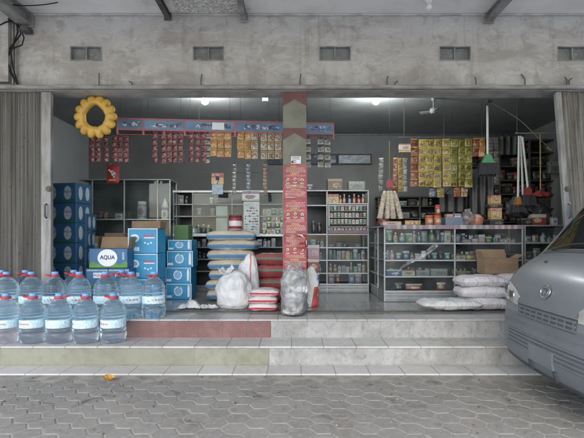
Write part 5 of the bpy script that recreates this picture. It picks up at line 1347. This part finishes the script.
# tall cabinet goods
fill('the middle shelf of the tall left cabinet', va[0] + .05, va[1] - .05, YA + .08, Z(219, YA) + .001, .22, ['box', 'packet', 'jar'], ['red', 'grey', 'white', 'dark', 'dark'], 37, hr=(.3, .8), skip=.3, wr=(.08, .16))
put('jar', 'white', X(138.5, YA), YA + .1, Z(219, YA) + .001, .15, .15, .30, 'pale jar in the middle of the tall cabinet')
put('box', 'white', X(163, YA), YA + .08, Z(219, YA) + .001, .10, .08, .19, 'narrow white box at the right end of the tall cabinet shelf')
w1 = lump(MB(), dense([(.06, 0), (.055, .04), (.03, .1), (.008, .16)], 3), 16, 6, .01)
solo(w1, 'plastic_cone', mat('white_soft_plastic', (.62, .63, .63), (.55, .56, .56), .45, 8), 'small white pointed bundle on a stand in the tall cabinet', 'bundle', (X(163, YA), YA + .12, Z(219, YA) + .001 + .192))
put('box', 'brown', X(112, YA), YA + .1, 1.051, .4, .2, .3, 'brown box on the low shelf of the tall cabinet')
# back rack goods
rs = [Z(p, YG) for p in (152, 166, 180, 194, 208, 222)]
for k, z in enumerate(rs):
    nm = ('first', 'second', 'third', 'fourth', 'fifth', 'sixth')[k]
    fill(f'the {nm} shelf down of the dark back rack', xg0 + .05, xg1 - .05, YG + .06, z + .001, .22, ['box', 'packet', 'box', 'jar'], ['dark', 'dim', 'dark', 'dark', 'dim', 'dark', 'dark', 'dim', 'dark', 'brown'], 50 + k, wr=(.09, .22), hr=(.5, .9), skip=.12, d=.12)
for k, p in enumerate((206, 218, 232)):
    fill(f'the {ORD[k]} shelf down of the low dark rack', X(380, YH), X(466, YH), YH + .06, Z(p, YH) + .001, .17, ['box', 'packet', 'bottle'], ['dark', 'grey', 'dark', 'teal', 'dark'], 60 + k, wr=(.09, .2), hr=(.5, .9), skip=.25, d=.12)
# goods standing on the long counter
zD = Z(225.3, YD) + .005; yT = YD + .12
put('jar', 'orange', X(433, YD), yT, zD, .115, .115, .145, 'jar with an orange lid, left of the pair on the glass counter', 'orange lidded jars')
put('jar', 'orange', X(441.5, YD), yT, zD, .115, .115, .145, 'jar with an orange lid carrying another jar, on the glass counter', 'orange lidded jars')
put('jar', 'red', X(441.5, YD), yT, zD + .149, .085, .085, .15, 'white and red jar stacked on an orange lidded jar')
put('packet', 'yellow', X(416, YD), yT, zD, .24, .10, .075, 'low yellow packet lying on the glass counter')
put('box', 'cream', X(394, YD), yT, zD, .27, .2, .06, 'flat cream tray at the left end of the glass counter')
o = lump(MB(), dense([(.09, 0), (.10, .03), (.09, .08), (.05, .12), (.015, .135)], 3), 24, 15, .03)
solo(o, 'plastic_bag', mat('dark_red_bag', (.20, .03, .04), (.15, .025, .03), .4, 8, bump=.3), 'dark red bag on the counter wing beside the cracker strings', 'bag', (xd0 + .12, YD + .60, zD))
t = thing('plastic_crate', 'blue grey crate of small boxes on the glass counter', 'crate', (X(457.5, YD), yT, zD))
cr = MB().bb(-.13, .13, 0, .2, 0, .008)
for (a, b, c_, d_) in ((-.13, .13, 0, .007), (-.13, .13, .193, .2), (-.13, -.123, .007, .193), (.123, .13, .007, .193)): cr.bb(a, b, c_, d_, .008, .12)
cr.build('crate', mat('blue_grey_plastic', (.13, .16, .21), (.10, .13, .17), .5, 6), t)
put('box', 'yellow', X(453.5, YD), yT + .02, zD + .009, .10, .1, .16, 'yellow box standing in the blue grey crate')
put('box', 'white', X(461.5, YD), yT + .02, zD + .009, .10, .1, .165, 'white box standing in the blue grey crate')
o = lump(MB(), dense([(.09, 0), (.11, .04), (.11, .12), (.07, .19), (.04, .215), (.05, .24)], 4), 30, 25, .03)
solo(o, 'plastic_bag', M_film, 'clear crinkled plastic bag of goods beside the blue grey crate', 'bag', (X(472.5, YD), yT + .06, zD))
t = thing('plastic_tub', 'peach coloured tub with a folded cloth on the glass counter', 'tub', (X(481.5, YD), yT + .02, zD))
MB().lathe([(.07, 0), (.095, .01), (.105, .11), (.10, .115), (.09, .012)], 24, (0, 0.05, 0)).build('tub', mat('peach_plastic', (.42, .19, .12), (.36, .15, .10), .45, 6), t)
lump(MB(), dense([(.085, .08), (.08, .13), (.04, .165), (.01, .17)], 3), 20, 35, .02, (0, .05, 0)).build('cloth', mat('pale_pink_cloth', (.46, .30, .25), (.36, .2, .17), .8, 8), t)
put('box', 'dark', X(502.5, YD), yT + .05, zD, .20, .2, .09, 'black box under the yellow tins on the glass counter')
put('box', 'yellow', X(502.5, YD), yT + .06, zD + .093, .16, .12, .17, 'yellow and white tin stacked on the black box')
put('box', 'dark', X(502, YD), yT + .06, zD + .265, .20, .15, .05, 'thin black tray between the two yellow tins')
put('box', 'yellow', X(502, YD), yT + .06, zD + .318, .15, .12, .13, 'upper yellow tin on the thin black tray')
put('box', 'red', X(543.5, YE), YE + .1, Z(225, YE) + .005, .20, .15, .16, 'dark red box on the counter behind the van')
put('box', 'white', X(559, YE), YE + .1, Z(225, YE) + .005, .08, .08, .12, 'small white box by the right shutter')
put('box', 'dark', X(531, YE), YE + .1, Z(225, YE) + .005, .16, .15, .1, 'black box behind the brooms on the side counter')
put('box', 'grey', X(557, 7.6), 7.62, Z(173, 7.6), .22, .1, .20, 'grey box hanging high beside the right shutter')
# red display packs behind the pillar at right
for k in range(4):
    put('box', ('red', 'blue', 'red', 'pink')[k], X(313.5, 6.55), 6.55, S2 + .205 * k + (.001 if k == 0 else 0), .17, .12, .20, f"{('red', 'blue', 'red', 'pink')[k]} box, {('bottom', 'second', 'third', 'top')[k]} of the stack right behind the pillar", 'box stack behind the pillar', .1 * (-1) ** k)

# ------------------------------------------------------------------ strings of crackers
t = thing('cracker_bunch', 'bunch of four cream ribbed cracker strings hanging over the counter corner', 'cracker strings', P(390, 182, 6.5))
M_crk = mat('cream_cracker', (.52, .455, .36), (.33, .27, .20), .85, 26, bump=.4)
for k, (dx, px0, px1) in enumerate(((-.055, 385, 379.5), (-.02, 388.5, 387), (.02, 391, 393.5), (.055, 394, 401))):
    a, b = P(px0, 191, 6.5), P(px1, 219, 6.5 + .03 * (k % 2)); d = (b - a); L = d.length; n = 22
    m = MB(); q = d.to_track_quat('Z', 'Y').to_matrix()
    prof = []
    for i in range(n + 1):
        s = i / n; r0 = .040 * (.55 + .45 * min(1, s * 5)) * (1 if s < .97 else .75)
        prof.append((r0 * (1 + (.12 if i % 2 else -.20)), s * L))
    m.lathe(prof, 14, mod=lambda a_, z: 1 + .16 * nz3((math.cos(a_), math.sin(a_), z * 22), 1.6, k))
    l = t.location
    m.v = [tuple(q @ Vector(v) + (a - l)) for v in m.v]; m.build('cracker_string', M_crk, t)
partw(MB().prism([(X(386, 6.46), Z(183, 6.46)), (X(389.5, 6.46), Z(177.5, 6.46)), (X(393, 6.46), Z(183, 6.46)), (X(392.5, 6.46), Z(188, 6.46)), (X(386.5, 6.46), Z(188, 6.46))], 6.455, 6.47), 'tag', mat('dull_red_tag', (.30, .05, .05), (.25, .04, .04), .5, 6), t)
tp = Vector((X(389.5, 6.5), 6.5, ZCEIL))
partw(MB().tube([P(389.5, 141, 6.5), tp], .0018, 5), 'hanger', M_cable, t)
partw(MB().tube([P(389.5, 191, 6.5), P(389.5, 141, 6.5)], [.009, .007], 6), 'cord', mat('yellow_cord', (.20, .17, .08), (.16, .135, .065), .7, 8), t)

# ------------------------------------------------------------------ brooms, poles and rope
M_pole = mat('white_pole', (.52, .53, .53), (.44, .45, .45), .4, 6); M_bris = mat('dark_bristles', (.02, .02, .024), (.04, .04, .045), .7, 30, stretch=(6, 1, 1), bump=.5)
Yq = 6.3
def broom(label, top, neck, w_, hh, capm, group=None, Y=Yq, hung=True, bw=1.0):
    a, b = P(*top, Y), P(*neck, Y)
    t = thing('broom', label, 'broom', b, group=group)
    partw(MB().tube([a, b], .016, 10), 'pole', M_pole, t)
    d = (b - a).normalized(); c = b
    partw(MB().grid(lambda u, v: (c.x + (u - .5) * w_ * (.25 + .6 * v ** .7), c.y + .028 * math.sin(2 * math.pi * v * 0 + 0) + .0 + (-.028), c.z + .035 - v * .13 - .02 * abs(u - .5) * v), 10, 8).grid(lambda u, v: (c.x + (u - .5) * w_ * (.25 + .6 * v ** .7), c.y + .03, c.z + .035 - v * .13 - .02 * abs(u - .5) * v), 10, 8), 'cap', capm, t)
    partw(MB().grid(lambda u, v: (c.x + (u - .5) * bw * w_ * (.82 + .25 * v) + .006 * math.sin(u * 40), c.y - .030 - .015 * v + .006 * nz3((u, v, 0), 12), c.z - .085 - v * hh * (1 - .16 * abs(math.sin(u * 31 + 2 * math.sin(u * 17)))) ), 26, 8).grid(lambda u, v: (c.x + (u - .5) * bw * w_ * (.82 + .25 * v), c.y + .035 + .015 * v, c.z - .085 - v * hh), 26, 8), 'bristles', M_bris, t)
    if hung: partw(MB().tube([a, a + Vector((0, 0, .04)), Vector((a.x + .02, a.y, ZCEIL))], .0018, 5), 'string', M_cable, t)
M_gcap = mat('bright_green_plastic', (.05, .26, .10), (.04, .22, .085), .4, 6)
broom('white poled broom with a green cap and dark bristles hanging upright', (487.6, 106), (487.6, 157), .22, .19, M_gcap, bw=1.3)
M_ycap = mat('amber_plastic', (.34, .17, .035), (.28, .13, .03), .4, 6); M_rcap = mat('bright_red_cap', (.30, .05, .042), (.24, .04, .035), .45, 6)
broom('white poled broom with an amber cap, leftmost of the three leaning brooms', (519, 136), (518, 199), .13, .13, M_ycap, 'three white poled brooms', 6.55, bw=1.6)
broom('white poled broom with an amber cap, middle of the three leaning brooms', (521, 136), (523, 198), .13, .13, M_ycap, 'three white poled brooms', 6.62, bw=1.6)
broom('white poled broom with a red cap, rightmost of the three leaning brooms', (522.5, 137), (528, 189), .14, .18, M_rcap, 'three white poled brooms', 6.5, bw=1.5)
t = thing('feather_duster', 'red duster head on a thin yellow pole hanging right of the brooms', 'duster', P(541, 192, 6.6))
partw(MB().tube([P(540.3, 133.5, 6.6), P(540.5, 190, 6.6)], .010, 8), 'pole', mat('yellow_pole', (.34, .27, .08), (.28, .22, .07), .5, 6), t)
c = P(541, 197, 6.6)
partw(lump(MB(), dense([(.05, -.10), (.13, -.07), (.14, -.01), (.09, .05), (.02, .09)], 3), 30, 45, .05, c, sc=14), 'head', M_rcap, t)
bk = lump(MB(), dense([(.15, 0), (.20, .03), (.19, .14), (.14, .25), (.06, .32), (.02, .34)], 3), 30, 91, .07, sy=.6)
solo(bk, 'black_bag', M_black, 'black bag slumped on the side counter below the brooms', 'bag', (X(541, 6.72), 6.75, Z(225, YE) + .004))
t = thing('hanging_bar', 'thin pale horizontal bar over the brooms at the right', 'bar', P(540, 133, 6.58))
b = MB().tube([P(515.5, 133.2, 6.58), P(563, 133.2, 6.58)], .010, 8)
for px in (517, 560): b.tube([P(px, 133.2, 6.58), Vector((X(px, 6.58), 6.58, ZCEIL))], .0018, 5)
partw(b, 'rod', M_pipe, t)
rp = []
for k in range(25):
    s = k / 24; px = 489 + (552 - 489) * s; py = 101.5 + (150 - 101.5) * s - 6 * math.sin(math.pi * s) * (1 - .6 * s) + 3 * math.sin(s * 9) * s * (1 - s)
    rp.append(P(px, py, 6.2))
rp += [P(556, 152, 6.2), P(560, 153, 6.2)]
t = thing('rope', 'pale thin cord slanting down from the ceiling to the right shutter', 'cord', rp[0])
partw(MB().tube(rp, .0038, 6), 'cord', mat('pale_cord', (.26, .245, .20), (.2, .19, .15), .8, 10), t)
partw(MB().tube([P(547, 147.5, 6.2), P(551.5, 150, 6.2)], [.014, .010], 8), 'knot', mat('yellow_knot', (.42, .34, .14), (.36, .28, .1), .8, 10), t)
partw(MB().tube([rp[0], Vector((rp[0].x, rp[0].y, ZCEIL))], .006, 6).bb(rp[0].x - .03, rp[0].x + .04, rp[0].y - .02, rp[0].y + .02, rp[0].z - .015, rp[0].z + .015, 0, .004), 'hook', M_dsteel, t)
# dark garments and bags hanging in the back
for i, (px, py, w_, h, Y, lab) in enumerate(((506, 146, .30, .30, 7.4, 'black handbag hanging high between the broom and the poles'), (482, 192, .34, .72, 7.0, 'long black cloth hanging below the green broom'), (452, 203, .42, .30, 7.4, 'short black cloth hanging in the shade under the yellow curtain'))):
    t = thing('hanging_cloth' if i else 'hanging_handbag', lab, 'cloth' if i else 'handbag', P(px, py, Y))
    MB().grid(lambda u, v: ((u - .5) * w_, .025 * math.sin(u * 17 + i) * (1 - v * .5) - .03, (.5 - v) * h), 24, 12).grid(lambda u, v: ((u - .5) * w_, .03, (.5 - v) * h), 8, 8).build('cloth' if i else 'bag_body', M_black, t)
    MB().tube([(-w_ * .3, 0, h / 2), (0, 0, h / 2 + .12), (w_ * .3, 0, h / 2)], .006, 6).tube([(0, 0, h / 2 + .12), (0, 0, ZCEIL - t.location.z)], .0018, 5).build('strap', M_cable, t)
bk = lump(MB(), dense([(.10, 0), (.17, .04), (.18, .14), (.12, .26), (.05, .33), (.015, .35)], 3), 30, 97, .06, sy=.5)
t = solo(bk, 'black_bag', M_black, 'black bag hanging under the amber broom heads over the counter end', 'bag', P(517, 217, 6.75))
MB().tube([(0, 0, .33), (.02, 0, .6), (.02, .0, ZCEIL - t.location.z)], .0025, 5).build('strap', M_cable, t)
# dry leaf on the pavement
lf = MB()
def leaf(u, v):
    a = (v - .5) * 2; wd = .040 * math.sin(math.pi * min(1, max(0, u))) ** .8 * (1.15 - .5 * u)
    return ((u - .5) * .115, a * wd, .004 + .016 * abs(a) ** 1.6 * math.sin(math.pi * u) + .016 * (u - .5) ** 2 * 4 + .002 * math.sin(u * 22 + 3 * a))
lf.grid(leaf, 18, 11)
l2 = MB(); l2.grid(lambda u, v: tuple(np.array(leaf(u, v)) + (0, 0, -.0012)), 18, 11); lf.add(l2.v, l2.f, 0, True)
t = solo(lf, 'dry_leaf', mat('dry_yellow_leaf', (.40, .20, .03), (.30, .13, .02), .6, 30, bump=.3), 'curled dry yellow leaf lying alone on the pavement', 'leaf', (X(109, 4.07), 4.07, .022), .5, rot=(R(30), R(6), .45))
MB().tube([(.055, 0, .02), (.075, .008, .03)], .0025, 5).build('stem', M_card, t)
# ------------------------------------------------------------------ silver van
def van():
    t = thing('parked_van', 'silver minivan with its snub nose poking in at the right of the steps', 'van', (1.935, 3.42, 0), R(0))
    # own axes: x runs back from the nose, y across, z up
    front = [(.16, .19), (.07, .215), (.025, .27), (.0, .36), (-.004, .46), (.0, .56), (.008, .66), (.014, .72), (.022, .80), (.032, .87), (.055, .94), (.090, 1.00), (.142, 1.06), (.210, 1.12), (.280, 1.168), (.335, 1.205)]
    rest = [(.44, 1.33), (.565, 1.49), (.685, 1.64), (.79, 1.765), (.88, 1.83), (1.05, 1.868), (1.5, 1.892), (2.4, 1.90), (3.3, 1.885), (3.75, 1.84), (3.92, 1.72), (3.99, 1.4), (4.02, 1.0), (4.04, .6), (4.03, .35), (3.95, .22)]
    prof = front + rest
    def cr(p0, p1, p2, p3, s): return tuple(.5 * ((2 * b) + (-a + c) * s + (2 * a - 5 * b + 4 * c - d) * s * s + (-a + 3 * b - 3 * c + d) * s ** 3) for a, b, c, d in zip(p0, p1, p2, p3))
    K = 5; fine = []
    for i in range(len(prof) - 1):
        p0, p1, p2, p3 = prof[max(0, i - 1)], prof[i], prof[i + 1], prof[min(len(prof) - 1, i + 2)]
        for k in range(K): fine.append(cr(p0, p1, p2, p3, k / K))
    fine.append(prof[-1]); n = len(fine)
    nf = (len(front) - 1) * K
    zs = np.array([f[1] for f in fine[:nf + 35]])
    def at_u(f):
        i = min(int(f), n - 2); s = f - i
        (ax, az), (bx, bz) = fine[i], fine[i + 1]; x, z = ax + (bx - ax) * s, az + (bz - az) * s
        j0, j1 = max(0, i - 1), min(n - 1, i + 2); dx, dz = fine[j1][0] - fine[j0][0], fine[j1][1] - fine[j0][1]; l = math.hypot(dx, dz)
        return x, z, -dz / l, dx / l      # outward normal: forward (-x) and up
    def inset(s, f):
        a = abs(s); k = .055 * a ** 2.6 + .055 * max(0, (a - .84) / .16) ** 2.4
        if f > nf + 30: k = .03 * a ** 3 + .06 * max(0, (a - .84) / .16) ** 2.4
        return k
    def hwid(z): return .83 - .145 * max(0, (z - 1.02) / .85) ** 1.25 - .03 * max(0, (.45 - z) / .25)
    def S(s, f, off=0):
        x, z, nx, nz = at_u(f); k = inset(s, f) - off
        # spread the last columns round the corner
        y = s * (hwid(z) + (off if abs(s) > .95 else 0))
        return (x - nx * k, y, z - nz * k)
    def u_of(z): return float(np.interp(z, np.maximum.accumulate(zs), np.arange(len(zs))))
    NV = 61
    sv = [math.sin(math.pi / 2 * (2 * j / (NV - 1) - 1)) for j in range(NV)]
    m = MB(); o = [S(s, i) for i in range(n) for s in sv]
    fs = [(i * NV + j, (i + 1) * NV + j, (i + 1) * NV + j + 1, i * NV + j + 1) for i in range(n - 1) for j in range(NV - 1)]
    lower = u_of(.665); hoodb = nf
    mi = []
    m.v = o; m.f = fs; m.sm = [True] * len(fs)
    m.mi = [1 if i < lower else 0 for i in range(n - 1) for j in range(NV - 1)]
    for side in (0, NV - 1): m.f.append(tuple(i * NV + side for i in range(n))); m.mi.append(0); m.sm.append(False)
    m.f.append(tuple([0 * NV + j for j in range(NV)] + [(n - 1) * NV + j for j in range(NV)][::-1])); m.mi.append(1); m.sm.append(False)
    m.build('body', [M_silver, M_bumper], t)
    def patch(name, s0, s1, zb, zt, off, mt, ns=24, nz=10, bul=0, parent=None, thick=True):
        """panel following the nose between two heights; zb and zt may vary across s"""
        fz = lambda q, s: q(s) if callable(q) else q
        p = MB()
        def fn(u, v, o_):
            s = s0 + (s1 - s0) * u; z = fz(zb, s) + (fz(zt, s) - fz(zb, s)) * v
            return S(s, u_of(z), o_ + bul * math.sin(math.pi * u) * math.sin(math.pi * v))
        p.grid(lambda u, v: fn(u, v, off), ns, nz)
        # skirt down to the skin
        edge = [(i / (ns - 1), 0) for i in range(ns)] + [(1, j / (nz - 1)) for j in range(1, nz)] + [(1 - i / (ns - 1), 1) for i in range(1, ns)] + [(0, 1 - j / (nz - 1)) for j in range(1, nz)]
        a = [fn(u, v, off) for u, v in edge]; b = [fn(u, v, -.004) for u, v in edge]; k = len(edge)
        p.add(a + b, [(i, (i + 1) % k, (i + 1) % k + k, i + k) for i in range(k)])
        return p.build(name, mt, parent or t)
    # headlights
    for s in (-1, 1):
        def lo(q, s=s): a = abs(q); return .735 + .05 * max(0, (a - .60) / .4)
        def hi(q, s=s): a = abs(q); return .80 + .16 * ((a - .50) / .47) ** .75 if a > .5 else .80
        h = patch('headlight', .515 * s, .975 * s, lo, hi, .006, M_lamp, 20, 12, .012)
        patch('headlight_surround', .505 * s, .515 * s, lo, lambda q: .80, .005, M_dtrim, 3, 6, 0, h)
        for (sc, zc, r) in ((.68, .80, .055), (.86, .86, .05)):
            c = Vector(S(sc * s, u_of(zc), .012)); q = MB().lathe([(r * 1.0, -.01), (r * 1.05, .006), (r * .8, .010), (r * .3, .0155), (.004, .017)], 18)
            q.v = [(c.x - v[2], c.y + v[0], c.z + v[1]) for v in q.v]; q.build('reflector', M_chrome, h)
    # hood shut line with the lamp panel, upper grille, lower intake, plate
    patch('grille', -.50, .50, .655, .752, .003, M_grille, 30, 6)
    gr = t.children[-1]
    for zb in (.662, .695, .728): patch('grille_bar', -.49, .49, zb, zb + .014, .010, M_bumper, 30, 3, 0, gr)
    for k in range(9): patch('grille_rib', -.46 + .115 * k - .008, -.46 + .115 * k + .008, .664, .740, .007, M_bumper, 3, 4, 0, gr)
    patch('grille_frame', -.52, .52, .757, .770, .010, M_silver, 30, 3)
    it = patch('lower_intake', -.72, .72, .385, .515, .003, M_intake, 36, 4)
    for z in (.392, .424, .456, .488): patch('intake_bar', -.71, .71, z, z + .013, .009, M_bumper, 36, 3, 0, it)
    patch('intake_edge', -.73, .73, .516, .526, .011, M_bumper, 36, 3, 0, it)
    pl = patch('number_plate', -.21, .21, .335, .465, .014, M_plate, 8, 6)
    patch('plate_bracket', -.235, -.205, .255, .33, .018, M_dtrim, 4, 4); patch('plate_bracket', .205, .235, .255, .33, .018, M_dtrim, 4, 4)
    patch('bumper_crease', -.93, .93, .592, .602, .0045, M_bumper, 40, 3)
    patch('bumper_lip', -.88, .88, .235, .262, .007, M_dtrim, 40, 3)
    # hood lines
    patch('hood_seam', -.86, .86, .842, .847, .0012, M_dtrim, 40, 2) if False else None
    for s in (-1, 1): patch('hood_seam', .845 * s, .857 * s, .97, 1.19, .001, M_dtrim, 2, 18)
    # emblem: oval ring with a slanted open D
    c = Vector(S(0, u_of(.895), .008)); x_, z_, nx, nz_ = at_u(u_of(.895)); tilt = math.atan2(nz_, -nx)
    def em(mb, name, mt, par=None):
        mb.v = [tuple(c + Vector((-v[1] * math.cos(tilt) + v[2] * math.sin(tilt), v[0], v[2] * math.cos(tilt) + v[1] * math.sin(tilt)))) for v in mb.v]; return mb.build(name, mt, par or t)
    e = MB().grid(lambda u, v: ((.064 + .0065 * math.cos(2 * math.pi * v)) * math.cos(2 * math.pi * u), .003 + .006 * math.sin(2 * math.pi * v), (.049 + .0065 * math.cos(2 * math.pi * v)) * math.sin(2 * math.pi * u)), 40, 8, 0, True, True, True)
    eo = em(e, 'emblem', M_chrome)
    em(MB().prism([(.06 * math.cos(k * math.pi / 12), .046 * math.sin(k * math.pi / 12)) for k in range(24)], -.002, .003), 'emblem_field', M_silver, eo)
    D = [(-.040, -.030), (.010, -.030), (.034, -.012), (.036, .010), (.018, .028), (-.026, .028), (-.032, .016), (.010, .016), (.020, .006), (.018, -.008), (.006, -.018), (-.016, -.018), (-.010, .006), (-.024, .006)]
    em(MB().prism([(-a, b) for a, b in D], .003, .007), 'emblem_letter', M_chrome, eo)
    # windscreen, cowl, wipers, washer nozzles
    patch('cowl', -.80, .80, 1.195, 1.222, .004, M_dtrim, 30, 4)
    ws = patch('windscreen', -.80, .80, 1.228, 1.775, .003, M_wind, 30, 20)
    for s0, s1 in ((.60, -.10), (-.10, -.74)):
        w_ = MB(); a = S(s0, u_of(1.215), .02); b = S((s0 + s1) / 2, u_of(1.245), .03); d = S(s1, u_of(1.262), .026)
        w_.tube([a, b, d], [.010, .008, .006], 6); w_.build('wiper', M_black, t)
    for s in (-.38, .38):
        q = Vector(S(s, u_of(1.115), .004)); MB().bb(q.x - .012, q.x + .012, q.y - .014, q.y + .014, q.z - .008, q.z + .010, 0, .004).build('washer_nozzle', M_black, t)
    # pillars in silver beside the glass, side windows, mirrors, wheels, tail
    for s in (-1, 1):
        for (xa, xb, xt0, xt1) in ((.62, 1.42, .98, 1.42), (1.52, 2.55, 1.52, 2.55), (2.65, 3.75, 2.65, 3.68)):
            z0, z1 = 1.20, 1.70; y0, y1 = s * (hwid(z0) + .003), s * (hwid(z1) + .003)
            MB().add([(xa, y0, z0), (xb, y0, z0), (xt1, y1, z1), (xt0, y1, z1), (xa, y0 - s * .01, z0), (xb, y0 - s * .01, z0), (xt1, y1 - s * .01, z1), (xt0, y1 - s * .01, z1)], [(0, 1, 2, 3), (4, 7, 6, 5), (0, 4, 5, 1), (1, 5, 6, 2), (2, 6, 7, 3), (3, 7, 4, 0)]).build('side_window', M_wind, t)
        for x in (1.47, 2.60):
            MB().bb(x - .004, x + .004, s * .832 - .003, s * .832 + .003, .35, 1.15).build('door_seam', M_dtrim, t)
        MB().bb(1.25, 1.40, s * .845 - .015, s * .845 + .015, .98, 1.01, 0, .008).build('door_handle', M_silver, t)
        mr = MB().bb(.60, .70, s * .90 - .09, s * .90 + .09, 1.16, 1.34, 0, .03).tube([(.68, s * .80, 1.2), (.66, s * .86, 1.22)], .02, 8); mr.build('mirror', M_dtrim, t)
        for x in (.80, 3.25):
            wl = MB(); wl.lathe([(.20, -.09), (.285, -.09), (.30, -.07), (.30, .07), (.285, .09), (.20, .09)], 32)
            wl.v = [(x + v[0], s * .76 + v[2], .30 + v[1]) for v in wl.v]; wo_ = wl.build('wheel', mat('tyre_rubber', (.02, .02, .02), (.03, .03, .03), .8, 12), t)
            rm = MB().lathe([(.02, .06), (.06, .075), (.12, .06), (.17, .065), (.20, .085), (.20, -.05)], 28); rm.v = [(x + v[0], s * .76 + s * v[2], .30 + v[1]) for v in rm.v]; rm.build('rim', M_alud, wo_)
            ac = MB().prism([(x + .35 * math.cos(k * math.pi / 18), .32 + .35 * math.sin(k * math.pi / 18)) for k in range(-3, 22)], s * .8345 - .002, s * .8345 + .002); ac.build('wheel_arch', M_dtrim, t)
        MB().bb(3.98, 4.035, s * .70 - .09, s * .70 + .09, .85, 1.25, 0, .015).build('tail_lamp', M_redpl, t)
    t.rotation_euler = (0, 0, R(-2))
g = G('silver_paint'); fl = g.noise(g.coord('Object'), 900, 2); dz_ = g.noise(g.coord('Object'), 3.0, 6, .6)
g.p(Base_Color=g.mix(g.math('MULTIPLY', g.ramp(dz_, .45, .75), .5), g.mix(fl, (.215, .228, .247), (.255, .27, .288)), (.22, .22, .215)), Metallic=.4, Roughness=g.math('MULTIPLY_ADD', dz_, .25, .28), Coat_Weight=.35, Coat_Roughness=.22); M_silver = g.m
M_bumper = mat('grey_bumper_paint', (.165, .18, .20), (.145, .155, .172), .5, 3, metal=.25, coat=.15)
M_dtrim = mat('dark_trim', (.045, .05, .056), (.06, .064, .07), .55, 8)
M_grille = mat('dark_grille_plastic', (.062, .068, .078), (.08, .086, .096), .6, 8)  # dark blue-grey panel behind the grille bars
M_intake = mat('dark_intake_plastic', (.085, .093, .105), (.10, .107, .12), .6, 8)  # dark grey panel behind the intake bars
M_plate = mat('blank_blue_grey_plate', (.15, .162, .18), (.135, .146, .163), .5, 5)
M_chrome = mat('chrome', (.55, .55, .55), (.48, .48, .48), .24, 9, metal=1)
g = G('headlight_glass'); q = g.noise(g.coord('Object', (1, 18, 1)), 6, 2); g.p(Base_Color=g.mix(q, (.38, .38, .36), (.55, .55, .53)), Roughness=.12, Coat_Weight=1, Metallic=.2); M_lamp = g.m
g = G('dark_windscreen'); g.p(Base_Color=(.012, .013, .014), Roughness=.04); g.b.inputs['Specular IOR Level'].default_value = .6; M_wind = g.m
van()
